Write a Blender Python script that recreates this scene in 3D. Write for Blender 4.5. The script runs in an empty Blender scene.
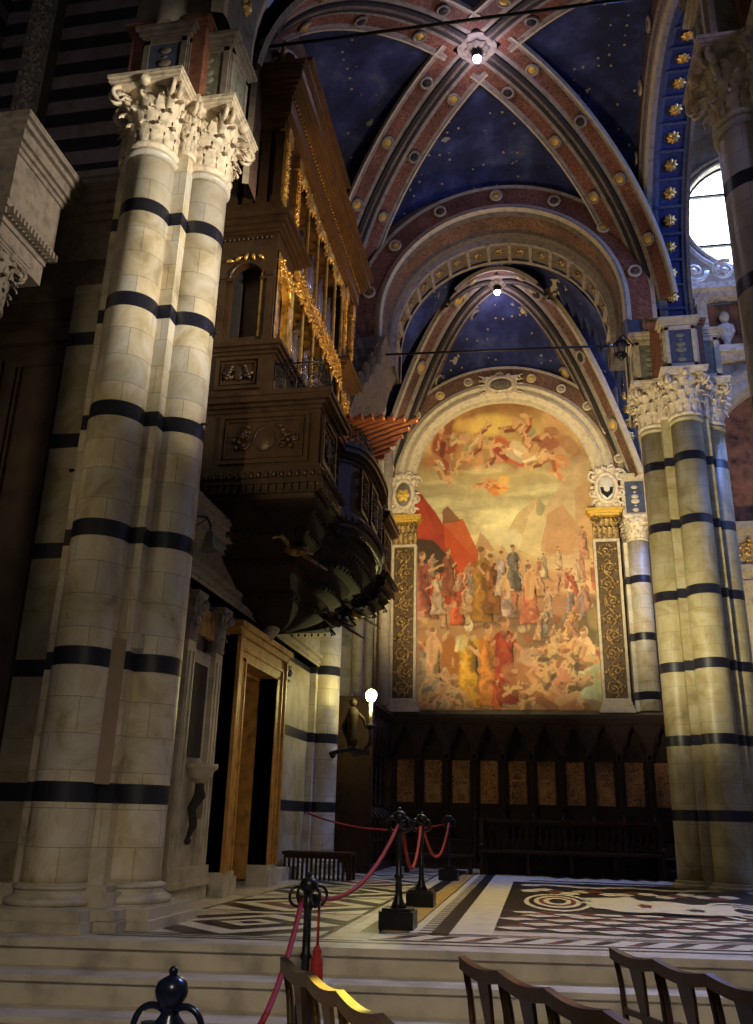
import bpy, math, random
import numpy as np
from mathutils import Vector, Matrix, noise as mnoise
PI = math.pi
random.seed(7)
C = bpy.context.scene.collection
sc = bpy.context.scene

# ------------------------------------------------------------------ camera
F_PX, YAW, PITCH, ROLL = 863.0, 0.1824, 0.33986, 0.02488
fw = Vector((-math.sin(YAW)*math.cos(PITCH), math.cos(YAW)*math.cos(PITCH), math.sin(PITCH)))
r0 = Vector((math.cos(YAW), math.sin(YAW), 0)); u0 = r0.cross(fw)
rr = r0*math.cos(ROLL)+u0*math.sin(ROLL); uu = -r0*math.sin(ROLL)+u0*math.cos(ROLL)
cam = bpy.data.cameras.new('camera'); co = bpy.data.objects.new('camera', cam); C.objects.link(co)
co.matrix_world = Matrix(((rr.x, uu.x, -fw.x, 0), (rr.y, uu.y, -fw.y, 0), (rr.z, uu.z, -fw.z, 1.15), (0, 0, 0, 1)))
cam.sensor_fit = 'VERTICAL'; cam.sensor_height = 36.0; cam.lens = 36.0*F_PX/1024.0
cam.clip_start = 0.05; cam.clip_end = 200
sc.camera = co

# ------------------------------------------------------------------ world, exposure, lights
w = bpy.data.worlds.new('dim_interior_air'); sc.world = w; w.use_nodes = True
w.node_tree.nodes['Background'].inputs[0].default_value = (0.85, 0.72, 0.60, 1)
w.node_tree.nodes['Background'].inputs[1].default_value = 0.035
sc.view_settings.view_transform = 'Standard'; sc.view_settings.look = 'None'
sc.view_settings.gamma = 1.0; sc.view_settings.exposure = 0.12
sc.view_settings.use_curve_mapping = False

def light(kind, name, loc, target, power, col, size=0.5, angle=60, blend=0.6, size_y=None):
    l = bpy.data.lights.new(name, kind); l.energy = power; l.color = col
    if kind == 'AREA':
        l.shape = 'RECTANGLE' if size_y else 'DISK'; l.size = size
        if size_y: l.size_y = size_y
    else:
        l.shadow_soft_size = size
    if kind == 'AREA': l.spread = math.radians(120)
    if kind == 'SPOT':
        l.spot_size = math.radians(angle); l.spot_blend = blend
    o = bpy.data.objects.new(name, l); C.objects.link(o); o.location = loc
    if target is not None:
        o.rotation_euler = (Vector(target)-Vector(loc)).to_track_quat('-Z', 'Y').to_euler()
    return o
WARM = (1.0, 0.74, 0.36); GOLD = (1.0, 0.66, 0.25); COOL = (0.62, 0.74, 1.0); BLUE = (0.20, 0.33, 1.0)
light('SPOT', 'fresco_floodlight', (-0.6, 13.0, 5.0), (-0.65, 24, 8.5), 4600, (1.0, 0.81, 0.44), 0.4, 52, 0.6)
light('SPOT', 'pier_floodlight', (6.2, 5.6, 6.5), (-4.7, 9.8, 9.0), 9500, (1.0, 0.90, 0.74), 0.5, 34, 1.0)
light('SPOT', 'pier_side_light', (-8.0, 3.0, 3.0), (-5.2, 9.3, 6.0), 240, (1.0, 0.78, 0.42), 0.5, 50, 1.0)
light('SPOT', 'gallery_floodlight', (-4.3, 0.6, 3.2), (-3.3, 11.4, 6.5), 1500, WARM, 0.10, 12, 0.5)
light('SPOT', 'organ_floodlight', (1.6, 12.6, 5.5), (-3.9, 14.2, 10.8), 1250, GOLD, 0.25, 44, 0.6)
light('SPOT', 'right_pier_floodlight', (-0.6, 12.0, 3.5), (3.6, 19.2, 7.0), 3000, (1.0, 0.86, 0.54), 0.4, 66, 0.9)
light('SPOT', 'vault_uplight', (-0.5, 16.5, 5.0), (-0.5, 17.0, 16.0), 600, (1.0, 0.76, 0.46), 0.4, 110, 0.9)
light('SPOT', 'far_vault_uplight', (-0.6, 21.5, 7.5), (-0.6, 22.2, 16.0), 620, (1.0, 0.74, 0.42), 0.4, 100, 0.9)
light('AREA', 'round_window_daylight', (6.9, 22.8, 19.2), (3.2, 14.0, 10.0), 1700, BLUE, 3.2)
light('SPOT', 'nave_daylight_fill', (2.0, -6.0, 10.0), (-1.0, 7.6, -0.3), 3300, (1.0, 0.84, 0.62), 1.5, 40, 1.0)  # unseen stand-in for nave daylight, narrowed onto the steps and floor
light('AREA', 'rosette_arch_blue_fill', (9.8, 13.5, 13.5), (3.9, 18.3, 14.0), 190, BLUE, 3.0)  # added blue fill for the rosette arch; no window is known here
light('SPOT', 'near_pier_violet_fill', (8.5, 3.0, 12.0), (3.2, 9.6, 9.8), 900, (0.42, 0.40, 1.0), 1.0, 30, 1.0)  # added violet fill that gives the near right pier its flare tint
light('SPOT', 'doorway_fill', (-0.8, 12.0, 3.2), (-5.0, 14.3, 2.2), 130, (1.0, 0.80, 0.50), 0.3, 60, 1.0)  # added weak fill so the doorway does not go black
light('SPOT', 'transept_fill', (-8.2, 4.5, 8.0), (-8.6, 12.2, 14.2), 260, (0.9, 0.8, 0.85), 0.5, 60, 1.0)  # added weak fill that brings out the striped wall
light('SPOT', 'rail_glint_fill', (0.5, 8.5, 6.5), (-1.02, 5.05, 0.3), 90000, (0.88, 1.0, 0.14), 0.05, 7, 0.6)  # added narrow beam imitating the sconce's yellow reflection on the chair rail
light('SPOT', 'floor_spotlight', (-0.2, 17.0, 10.0), (0.4, 13.5, 0.0), 2700, (1.0, 0.80, 0.42), 0.2, 62, 1.0)
light('SPOT', 'aedicule_floodlight', (-3.0, 3.0, 4.0), (-7.2, 9.0, 9.8), 60, WARM, 0.2, 24, 0.8)
light('SPOT', 'right_chapel_floodlight', (5.6, 19.0, 3.0), (6.4, 24, 10.0), 1000, (1.0, 0.82, 0.48), 0.4, 80, 0.8)

# ------------------------------------------------------------------ materials
MATS = {}
def nt(name):
    m = bpy.data.materials.new(name); m.use_nodes = True
    n = m.node_tree; b = n.nodes['Principled BSDF']
    return m, n, b
def N(n, t, **kw):
    x = n.nodes.new(t)
    for k, v in kw.items():
        if k.startswith('i_'):
            x.inputs[int(k[2:]) if k[2:].isdigit() else k[2:]].default_value = v
        else: setattr(x, k, v)
    return x
def ramp(n, stops, interp='LINEAR'):
    r = n.nodes.new('ShaderNodeValToRGB'); r.color_ramp.interpolation = interp
    els = r.color_ramp.elements
    while len(els) > 1: els.remove(els[-1])
    els[0].position = stops[0][0]; els[0].color = (*stops[0][1], 1)
    for p, c in stops[1:]:
        e = els.new(p); e.color = (*c, 1)
    return r
def L(n, a, b): n.links.new(a, b)
def mixc(n, fac, a, b, mode='MIX'):
    m = n.nodes.new('ShaderNodeMix'); m.data_type = 'RGBA'; m.blend_type = mode
    for s, v in ((0, fac), (6, a), (7, b)):
        if isinstance(v, (int, float)): m.inputs[s].default_value = v
        elif isinstance(v, tuple): m.inputs[s].default_value = (*v, 1)
        else: L(n, v, m.inputs[s])
    return m.outputs[2]
def math_(n, op, a, b=None, c=None):
    m = n.nodes.new('ShaderNodeMath'); m.operation = op
    for i, v in enumerate((a, b, c)):
        if v is None: continue
        if isinstance(v, (int, float)): m.inputs[i].default_value = v
        else: L(n, v, m.inputs[i])
    return m.outputs[0]
def bump(n, b, h, strength, dist=0.02):
    x = N(n, 'ShaderNodeBump'); x.inputs['Strength'].default_value = strength; x.inputs['Distance'].default_value = dist
    L(n, h, x.inputs['Height']); L(n, x.outputs[0], b.inputs['Normal'])

def plain(name, col, rough=0.6, metal=0.0, var=0.35, scale=6.0, bmp=0.15, dark=None, spec=0.5):
    m, n, b = nt(name)
    g = N(n, 'ShaderNodeNewGeometry'); t = N(n, 'ShaderNodeTexNoise'); t.inputs['Scale'].default_value = scale
    t.inputs['Detail'].default_value = 5; L(n, g.outputs['Position'], t.inputs['Vector'])
    d = dark or tuple(c*(1-var) for c in col)
    li = tuple(min(1, c*(1+var*0.5)) for c in col)
    r = ramp(n, [(0.3, d), (0.5, col), (0.72, li)]); L(n, t.outputs[0], r.inputs[0]); L(n, r.outputs[0], b.inputs['Base Color'])
    b.inputs['Roughness'].default_value = rough; b.inputs['Metallic'].default_value = metal
    b.inputs['Specular IOR Level'].default_value = spec
    if bmp: bump(n, b, t.outputs[0], bmp)
    MATS[name] = m; return m

BANDS = [1.33, 2.78, 4.29, 5.84, 7.41, 8.89]
def banded(name, cols, bands=True, bw=0.105, row=0.388, joint=(0.24, 0.21, 0.15), bandcol=(0.012, 0.012, 0.022), stripe=None):
    """blocks of marble with dark horizontal courses; block joints come from the mesh's metre UVs"""
    m, n, b = nt(name)
    g = N(n, 'ShaderNodeNewGeometry'); sx = N(n, 'ShaderNodeSeparateXYZ'); L(n, g.outputs['Position'], sx.inputs[0])
    uv = N(n, 'ShaderNodeUVMap')
    br = N(n, 'ShaderNodeTexBrick'); L(n, uv.outputs[0], br.inputs['Vector'])
    br.inputs['Scale'].default_value = 1.0; br.inputs['Mortar Size'].default_value = 0.004; br.inputs['Mortar Smooth'].default_value = 0.3
    br.inputs['Brick Width'].default_value = 0.62; br.inputs['Row Height'].default_value = row
    br.inputs['Color1'].default_value = (*cols[0], 1); br.inputs['Color2'].default_value = (*cols[1], 1); br.inputs['Mortar'].default_value = (*joint, 1)
    t = N(n, 'ShaderNodeTexNoise'); t.inputs['Scale'].default_value = 1.6; t.inputs['Detail'].default_value = 8; t.inputs['Roughness'].default_value = 0.62
    t.inputs['Distortion'].default_value = 1.2
    L(n, g.outputs['Position'], t.inputs['Vector'])
    r = ramp(n, [(0.26, tuple(c*.62 for c in cols[2])), (0.43, (0.74, 0.66, 0.50)), (0.6, (0.95, 0.95, 0.97)), (0.75, (0.72, 0.74, 0.84))]); L(n, t.outputs[0], r.inputs[0])
    c = mixc(n, 0.85, br.outputs[0], r.outputs[0], 'MULTIPLY')
    if bands:
        acc = None
        for z in BANDS:
            q = math_(n, 'COMPARE', sx.outputs[2], z, bw)
            acc = q if acc is None else math_(n, 'MAXIMUM', acc, q)
        c = mixc(n, acc, c, bandcol)
    if stripe:
        q = math_(n, 'LESS_THAN', math_(n, 'FRACT', math_(n, 'DIVIDE', sx.outputs[2], stripe)), 0.5)
        c = mixc(n, q, c, (0.02, 0.018, 0.02))
    L(n, c, b.inputs['Base Color']); b.inputs['Roughness'].default_value = 0.42
    bump(n, b, br.outputs[1], -0.25, 0.01)
    MATS[name] = m; return m

banded('pier_marble', [(0.70, 0.62, 0.46), (0.52, 0.50, 0.44), (0.46, 0.38, 0.24)])
banded('right_pier_marble', [(0.50, 0.45, 0.27), (0.43, 0.39, 0.24), (0.55, 0.5, 0.33)])
banded('wall_marble', [(0.36, 0.33, 0.26), (0.30, 0.27, 0.21), (0.45, 0.4, 0.3)])
banded('plain_marble_blocks', [(0.50, 0.46, 0.38), (0.42, 0.38, 0.31), (0.5, 0.45, 0.35)], bands=False)
banded('striped_marble', [(0.20, 0.17, 0.18), (0.17, 0.15, 0.16), (0.5, 0.4, 0.5)], bands=False, stripe=.66)
plain('carved_marble', (0.62, 0.52, 0.37), 0.55, var=0.45, scale=9, bmp=0.5)
plain('moulded_marble', (0.46, 0.41, 0.32), 0.5, var=0.35, scale=4)
plain('dark_plaster', (0.16, 0.13, 0.10), 0.8, var=0.5, scale=3)  # dark brown plaster with random mottling
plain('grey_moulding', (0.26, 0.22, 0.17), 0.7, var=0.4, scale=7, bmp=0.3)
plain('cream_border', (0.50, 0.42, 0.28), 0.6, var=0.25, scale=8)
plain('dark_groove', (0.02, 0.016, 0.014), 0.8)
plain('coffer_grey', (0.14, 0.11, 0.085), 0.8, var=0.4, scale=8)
plain('white_marble', (0.60, 0.56, 0.46), 0.35, var=0.2, scale=5, bmp=0.05)
plain('black_marble', (0.018, 0.016, 0.02), 0.3, bmp=0)
plain('red_marble', (0.16, 0.05, 0.045), 0.3, bmp=0, var=.4)
plain('yellow_marble', (0.50, 0.34, 0.12), 0.3, bmp=0)
plain('step_marble', (0.48, 0.43, 0.35), 0.4, var=0.4, scale=3.2, bmp=0.1)
plain('ochre_marble', (0.36, 0.18, 0.04), 0.5, var=0.55, scale=5, bmp=0.05)
plain('dark_wood', (0.034, 0.016, 0.007), 0.38, var=0.5, scale=7, bmp=0.15)
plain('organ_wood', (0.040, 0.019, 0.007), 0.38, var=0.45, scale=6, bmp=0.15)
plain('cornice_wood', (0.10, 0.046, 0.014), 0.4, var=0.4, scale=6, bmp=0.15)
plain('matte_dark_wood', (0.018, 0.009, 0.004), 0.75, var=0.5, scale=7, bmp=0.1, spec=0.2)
plain('door_wood', (0.10, 0.048, 0.018), 0.5, var=0.4, scale=5)
plain('pink_stone', (0.11, 0.075, 0.06), 0.6, var=0.4, scale=3)
plain('stall_wood', (0.032, 0.015, 0.008), 0.6, var=0.5, scale=7, bmp=0.1, spec=0.2)
plain('chair_wood', (0.040, 0.017, 0.010), 0.28, var=0.4, scale=9, bmp=0.05)
plain('gilding', (0.80, 0.50, 0.12), 0.36, metal=0.8, var=0.4, scale=7, bmp=0.2, dark=(0.34, 0.17, 0.035))
plain('gilt_paint', (0.62, 0.40, 0.07), 0.5, metal=0.2, var=0.3, scale=10)
plain('dull_gilding', (0.34, 0.22, 0.08), 0.45, metal=0.6, var=0.6, scale=14, bmp=0.6, dark=(0.03, 0.018, 0.008))
plain('matte_bronze', (0.10, 0.06, 0.025), 0.6, metal=0.3, var=0.5, scale=20, bmp=0.6)
plain('organ_metal', (0.62, 0.62, 0.68), 0.25, metal=0.8, var=0.15, scale=3, bmp=0)
plain('copper', (0.34, 0.12, 0.06), 0.35, metal=0.55, var=0.3, scale=5, bmp=0)
plain('wrought_iron', (0.012, 0.012, 0.014), 0.35, metal=0.4, bmp=0)
plain('blue_black_iron', (0.010, 0.014, 0.035), 0.22, metal=0.3, bmp=0)
plain('red_rope', (0.30, 0.008, 0.008), 0.75, var=0.3, scale=40, bmp=0.2)
plain('wax', (0.80, 0.74, 0.50), 0.5, bmp=0)
plain('terracotta_paint', (0.20, 0.075, 0.04), 0.7, var=0.45, scale=9)
plain('slate_paint', (0.05, 0.06, 0.10), 0.7, var=0.4, scale=9)
plain('green_grey_paint', (0.18, 0.18, 0.13), 0.7, var=0.4, scale=9)
plain('bell_bronze', (0.10, 0.085, 0.06), 0.35, metal=0.7, bmp=0)
plain('brown_board', (0.27, 0.19, 0.13), 0.7, var=0.1, bmp=0)
plain('wall_painting_red', (0.30, 0.16, 0.12), 0.8, var=0.75, scale=2.6, bmp=0, dark=(0.10, 0.09, 0.14))
plain('wall_painting_brown', (0.26, 0.11, 0.05), 0.8, var=1.0, scale=3.4, bmp=0, dark=(0.035, 0.02, 0.015))

def make_star_vault():
    m, n, b = nt('starry_blue_plaster')
    g = N(n, 'ShaderNodeNewGeometry')
    t = N(n, 'ShaderNodeTexNoise'); t.inputs['Scale'].default_value = 1.1; t.inputs['Detail'].default_value = 9; t.inputs['Roughness'].default_value = 0.65
    L(n, g.outputs['Position'], t.inputs['Vector'])
    r = ramp(n, [(0.3, (0.006, 0.008, 0.030)), (0.48, (0.015, 0.022, 0.085)), (0.6, (0.04, 0.055, 0.16)), (0.7, (0.10, 0.11, 0.16))]); L(n, t.outputs[0], r.inputs[0])
    v = N(n, 'ShaderNodeTexVoronoi'); v.inputs['Scale'].default_value = 3.7; v.inputs['Randomness'].default_value = 0.4
    L(n, g.outputs['Position'], v.inputs['Vector'])
    s = math_(n, 'LESS_THAN', v.outputs['Distance'], 0.115)
    c = mixc(n, s, r.outputs[0], (0.42, 0.32, 0.13))
    t2 = N(n, 'ShaderNodeTexNoise'); t2.inputs['Scale'].default_value = 2.3; t2.inputs['Detail'].default_value = 8; L(n, g.outputs['Position'], t2.inputs['Vector'])
    pz = math_(n, 'GREATER_THAN', t2.outputs[0], 0.69)
    c = mixc(n, pz, c, (0.34, 0.30, 0.22))
    t3 = N(n, 'ShaderNodeTexNoise'); t3.inputs['Scale'].default_value = 3.5; t3.inputs['Detail'].default_value = 6; L(n, g.outputs['Position'], t3.inputs['Vector'])
    mp = N(n, 'ShaderNodeMapping'); L(n, g.outputs['Position'], mp.inputs['Vector'])
    mp.inputs['Location'].default_value = (-1.40*1.1, -21.6*.9, -15.6*1.3); mp.inputs['Scale'].default_value = (1.1, .9, 1.3)
    ln = N(n, 'ShaderNodeVectorMath', operation='LENGTH'); L(n, mp.outputs[0], ln.inputs[0])
    q = math_(n, 'LESS_THAN', math_(n, 'ADD', ln.outputs['Value'], math_(n, 'MULTIPLY', t3.outputs[0], 1.6)), 1.32)
    c = mixc(n, q, c, (0.50, 0.42, 0.24))
    L(n, c, b.inputs['Base Color']); b.inputs['Roughness'].default_value = 0.85
    MATS['starry_blue_plaster'] = m
make_star_vault()

def make_painted_band(name, base, dark, light_, sc_=9.0):
    """painted foliage scrollwork on a coloured ground, laid out on the band's metre UVs"""
    m, n, b = nt(name)
    uv = N(n, 'ShaderNodeUVMap')
    t = N(n, 'ShaderNodeTexNoise'); t.inputs['Scale'].default_value = sc_; t.inputs['Detail'].default_value = 3; t.inputs['Distortion'].default_value = 2.5
    L(n, uv.outputs[0], t.inputs['Vector'])
    r = ramp(n, [(0.36, dark), (0.44, base), (0.54, base), (0.60, light_), (0.66, base), (0.74, dark)]); L(n, t.outputs[0], r.inputs[0])
    g = N(n, 'ShaderNodeNewGeometry')
    t2 = N(n, 'ShaderNodeTexNoise'); t2.inputs['Scale'].default_value = 1.3; t2.inputs['Detail'].default_value = 6; L(n, g.outputs['Position'], t2.inputs['Vector'])
    r2 = ramp(n, [(0.3, (0.4, 0.4, 0.4)), (0.7, (1, 1, 1))]); L(n, t2.outputs[0], r2.inputs[0])
    L(n, mixc(n, 1.0, r.outputs[0], r2.outputs[0], 'MULTIPLY'), b.inputs['Base Color']); b.inputs['Roughness'].default_value = 0.8
    MATS[name] = m
make_painted_band('red_painted_band', (0.25, 0.070, 0.036), (0.06, 0.03, 0.025), (0.40, 0.28, 0.16), 13)
make_painted_band('brown_painted_band', (0.17, 0.075, 0.04), (0.05, 0.03, 0.025), (0.28, 0.20, 0.12))
make_painted_band('bead_painted_band', (0.22, 0.17, 0.13), (0.06, 0.045, 0.04), (0.34, 0.27, 0.19), 16)
make_painted_band('blue_painted_band', (0.022, 0.034, 0.14), (0.012, 0.018, 0.07), (0.05, 0.08, 0.22), 12)
make_painted_band('inlaid_panel', (0.40, 0.17, 0.045), (0.10, 0.035, 0.012), (0.70, 0.34, 0.10), 9)

def emit(name, col, s):
    m, n, b = nt(name); b.inputs['Base Color'].default_value = (*col, 1)
    b.inputs['Emission Color'].default_value = (*col, 1); b.inputs['Emission Strength'].default_value = s
    MATS[name] = m
emit('window_daylight', (0.80, 0.88, 1.0), 7.0)
emit('bulb_glow', (1.0, 0.90, 0.42), 28.0)
emit('spot_glow', (0.80, 0.66, 1.0), 30.0)

# ------------------------------------------------------------------ mesh builder
class MB:
    def __init__(s): s.v = []; s.f = []; s.m = []; s.uv = []; s.sm = []
    def face(s, idx, mat=0, uv=None, smooth=False):
        s.f.append(tuple(idx)); s.m.append(mat); s.uv.append(uv); s.sm.append(smooth)
    def box(s, x0, x1, y0, y1, z0, z1, mat=0):
        b = len(s.v)
        s.v += [(x0,y0,z0),(x1,y0,z0),(x1,y1,z0),(x0,y1,z0),(x0,y0,z1),(x1,y0,z1),(x1,y1,z1),(x0,y1,z1)]
        for q in ((0,3,2,1),(4,5,6,7),(0,1,5,4),(1,2,6,5),(2,3,7,6),(3,0,4,7)):
            s.face([b+i for i in q], mat)
        return s
    def obox(s, o, ax, ay, az, mat=0):
        """box from a corner point and three edge vectors"""
        o, ax, ay, az = map(Vector, (o, ax, ay, az)); b = len(s.v)
        for k in (Vector(), az):
            for p in (o, o+ax, o+ax+ay, o+ay): s.v.append(tuple(p+k))
        for q in ((0,3,2,1),(4,5,6,7),(0,1,5,4),(1,2,6,5),(2,3,7,6),(3,0,4,7)): s.face([b+i for i in q], mat)
        return s
    def prism(s, poly, z0, z1, mat=0):
        """poly: list of (x,y), counter-clockwise"""
        b = len(s.v); n = len(poly)
        s.v += [(x, y, z0) for x, y in poly]+[(x, y, z1) for x, y in poly]
        s.face([b+i for i in range(n)][::-1], mat); s.face([b+n+i for i in range(n)], mat)
        for i in range(n): s.face([b+i, b+(i+1) % n, b+n+(i+1) % n, b+n+i], mat)
        return s
    def lathe(s, cx, cy, prof, seg=24, mat=0, a0=0.0, a1=2*PI, squash=1.0):
        """prof: (r, z) bottom to top"""
        full = abs(a1-a0-2*PI) < 1e-6; n = seg if full else seg+1
        b = len(s.v); rm = max(r for r, z in prof)
        for r, z in prof:
            for i in range(n):
                a = a0+(a1-a0)*i/seg
                s.v.append((cx+r*math.cos(a), cy+r*math.sin(a)*squash, z))
        for j in range(len(prof)-1):
            for i in range(seg):
                i2 = (i+1) % n
                q = [b+j*n+i, b+j*n+i2, b+(j+1)*n+i2, b+(j+1)*n+i]
                ua, ub = rm*(a0+(a1-a0)*i/seg), rm*(a0+(a1-a0)*(i+1)/seg)
                s.face(q, mat, [(ua, prof[j][1]), (ub, prof[j][1]), (ub, prof[j+1][1]), (ua, prof[j+1][1])], True)
        if full:
            if prof[0][0] > 1e-4: s.face([b+i for i in range(n)][::-1], mat)
            if prof[-1][0] > 1e-4: s.face([b+(len(prof)-1)*n+i for i in range(n)], mat)
        return s
    def tube(s, pts, r, seg=6, mat=0, closed=False):
        pts = [Vector(p) for p in pts]; n = len(pts); b = len(s.v)
        rs = r if isinstance(r, (list, tuple)) else [r]*n
        up = Vector((0, 0, 1)); prevx = None
        for i, p in enumerate(pts):
            if closed: d = pts[(i+1) % n]-pts[i-1]
            else: d = pts[min(i+1, n-1)]-pts[max(i-1, 0)]
            if d.length < 1e-9: d = Vector((0, 0, 1))
            d.normalize()
            if prevx is None:
                x = d.cross(up)
                if x.length < 1e-3: x = d.cross(Vector((0, 1, 0)))
            else: x = prevx-d*prevx.dot(d)
            x.normalize(); prevx = x; y = d.cross(x)
            for k in range(seg):
                a = 2*PI*k/seg; s.v.append(tuple(p+(x*math.cos(a)+y*math.sin(a))*rs[i]))
        for i in range(n if closed else n-1):
            for k in range(seg):
                i2 = (i+1) % n; k2 = (k+1) % seg
                s.face([b+i*seg+k, b+i*seg+k2, b+i2*seg+k2, b+i2*seg+k], mat, None, True)
        if not closed:
            s.face([b+k for k in range(seg)][::-1], mat); s.face([b+(n-1)*seg+k for k in range(seg)], mat)
        return s
    def ball(s, c, r, seg=10, rings=6, mat=0, sc_=(1, 1, 1)):
        b = len(s.v); c = Vector(c)
        s.v.append((c.x, c.y, c.z-r*sc_[2]))
        for j in range(1, rings):
            ph = -PI/2+PI*j/rings
            for i in range(seg):
                a = 2*PI*i/seg
                s.v.append((c.x+r*sc_[0]*math.cos(ph)*math.cos(a), c.y+r*sc_[1]*math.cos(ph)*math.sin(a), c.z+r*sc_[2]*math.sin(ph)))
        s.v.append((c.x, c.y, c.z+r*sc_[2])); top = len(s.v)-1
        for i in range(seg):
            i2 = (i+1) % seg
            s.face([b, b+1+i2, b+1+i], mat, None, True)
            for j in range(rings-2):
                s.face([b+1+j*seg+i, b+1+j*seg+i2, b+1+(j+1)*seg+i2, b+1+(j+1)*seg+i], mat, None, True)
            s.face([b+1+(rings-2)*seg+i, b+1+(rings-2)*seg+i2, top], mat, None, True)
        return s
    def grid(s, rows, mat=0, smooth=True, uvs=None):
        """rows: list of equal-length point rows; mat may be a list per column strip"""
        b = len(s.v); n = len(rows[0])
        for r in rows: s.v += [tuple(p) for p in r]
        for j in range(len(rows)-1):
            for i in range(n-1):
                mm = mat[i] if isinstance(mat, (list, tuple)) else mat
                u = None
                if uvs: u = [uvs[j][i], uvs[j][i+1], uvs[j+1][i+1], uvs[j+1][i]]
                s.face([b+j*n+i, b+j*n+i+1, b+(j+1)*n+i+1, b+(j+1)*n+i], mm, u, smooth)
        return s
    def build(s, name, mats, parent=None, kind=None):
        if isinstance(mats, str): mats = [mats]
        off = Vector()
        p = parent
        while p is not None: off += p.location; p = p.parent
        me = bpy.data.meshes.new(name)
        vs = [(x-off.x, y-off.y, z-off.z) for x, y, z in s.v]
        me.from_pydata(vs, [], s.f)
        for mm in mats: me.materials.append(MATS[mm])
        me.polygons.foreach_set('material_index', s.m); me.polygons.foreach_set('use_smooth', s.sm)
        ul = me.uv_layers.new(name='UVMap'); data = []
        for poly, uv in zip(me.polygons, s.uv):
            if uv is not None and len(uv) == poly.loop_total:
                for u in uv: data += [u[0], u[1]]
            else:
                nn = poly.normal; ax = 0 if abs(nn.x) > abs(nn.y) and abs(nn.x) > abs(nn.z) else (1 if abs(nn.y) > abs(nn.z) else 2)
                for vi in poly.vertices:
                    x, y, z = s.v[vi]
                    data += [y, z] if ax == 0 else ([x, z] if ax == 1 else [x, y])
        ul.data.foreach_set('uv', data)
        o = bpy.data.objects.new(name, me); C.objects.link(o)
        if parent is not None: o.parent = parent
        if kind: o['kind'] = kind
        return o

def thing(name, label, cat, loc=(0, 0, 0), group=None):
    o = bpy.data.objects.new(name, None); C.objects.link(o); o.location = loc; o.empty_display_size = 0.2
    o['label'] = label; o['category'] = cat
    if group: o['group'] = group
    return o
def tag(o, label, cat, group=None):
    o['label'] = label; o['category'] = cat
    if group: o['group'] = group
    return o
def dup(root, loc, rotz=0, label=None, group=None):
    r = root.copy(); C.objects.link(r); r.location = loc; r.rotation_euler = (0, 0, rotz)
    if label: r['label'] = label
    if group: r['group'] = group
    for ch in list(root.children):
        c = ch.copy(); C.objects.link(c); c.parent = r
        for g in ch.children:
            d = g.copy(); C.objects.link(d); d.parent = c
    return r

# ------------------------------------------------------------------ ornament builders
def spiral(mb, o, U, V, W, cx, cy, r, turns=1.6, thick=0.02, flip=1, start=0.0, mat=0, n=22):
    pts = []; rs = []
    for i in range(n):
        t = i/(n-1); a = start+flip*turns*2*PI*t; q = r*(1-t*0.86)
        pts.append(o+U*(cx+q*math.cos(a))+V*(cy+q*math.sin(a))+W*thick*0.4); rs.append(thick*(1-0.4*t))
    mb.tube(pts, rs, 5, mat)
    mb.ball(pts[-1], thick*1.8, 6, 4, mat)
def leafblob(mb, o, U, V, W, cx, cy, a, l, wd, mat=0):
    d = Vector(U*math.cos(a)+V*math.sin(a)); pts = [o+U*cx+V*cy+d*l*t+W*wd*0.35*math.sin(PI*t) for t in (0, .25, .5, .75, 1)]
    mb.tube(pts, [wd*0.25, wd*0.5, wd*0.55, wd*0.4, wd*0.08], 5, mat)
def vine_panel(mb, o, U, V, W, wd, ht, thick=0.03, mat=0, per=None):
    """climbing scroll vine filling a wd x ht field (o = lower left corner, W = outwards)"""
    o, U, V, W = map(Vector, (o, U, V, W)); vert = ht >= wd
    a, b = (wd, ht) if vert else (ht, wd)
    A, B = (U, V) if vert else (V, U)
    n = max(1, round(b/(per or a*0.95))); st = b/n
    stem = []
    for i in range(n*8+1):
        y = b*i/(n*8); stem.append(o+A*(a/2+a*0.30*math.sin(PI*y/st))+B*y+W*thick*0.3)
    mb.tube(stem, thick*0.7, 5, mat)
    for k in range(n):
        sg = 1 if k % 2 == 0 else -1; cy = st*(k+0.5); cx = a/2-sg*a*0.10
        spiral(mb, o, A, B, W, cx, cy, min(a, st)*0.36, 1.5, thick*0.8, sg, PI/2*sg, mat)
        for j in range(6):
            an = j*PI/3+0.4*k; rr_ = min(a, st)*0.30
            leafblob(mb, o, A, B, W, cx+rr_*math.cos(an), cy+rr_*math.sin(an), an+0.8*sg, a*0.17, thick*2.2, mat)
        leafblob(mb, o, A, B, W, a/2+sg*a*0.42, cy, PI/2*sg, a*0.2, thick*2.4, mat)
def shield_relief(mb, o, U, V, W, wd, ht, thick=0.03, mat=0):
    o, U, V, W = map(Vector, (o, U, V, W))
    c = o+U*wd/2+V*ht/2
    b = len(mb.v); out = []
    for i in range(20):
        a = 2*PI*i/20; out.append(c+U*wd*0.13*math.cos(a)+V*ht*0.33*math.sin(a))
    mb.v += [tuple(p) for p in out]; mb.v.append(tuple(c+W*thick*2)); 
    for i in range(20): mb.face([b+i, b+(i+1) % 20, b+20], mat, None, True)
    mb.tube(out, thick*0.6, 5, mat, closed=True)
    for sg in (-1, 1):
        for k, (px, py, rr_) in enumerate(((.27, .15, .16), (.27, -.17, .15), (.40, .0, .12))):
            spiral(mb, c, U, V, W, sg*px*wd, py*ht, rr_*ht, 1.4, thick*0.7, sg*(1 if k % 2 else -1), 0.5*k, mat)
        for k in range(5):
            leafblob(mb, c, U, V, W, sg*wd*(.18+.05*k), ht*(0.32-.16*k), (0.3 if sg > 0 else PI-0.3)+0.4*k*sg, wd*.08, thick*2.2, mat)
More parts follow.
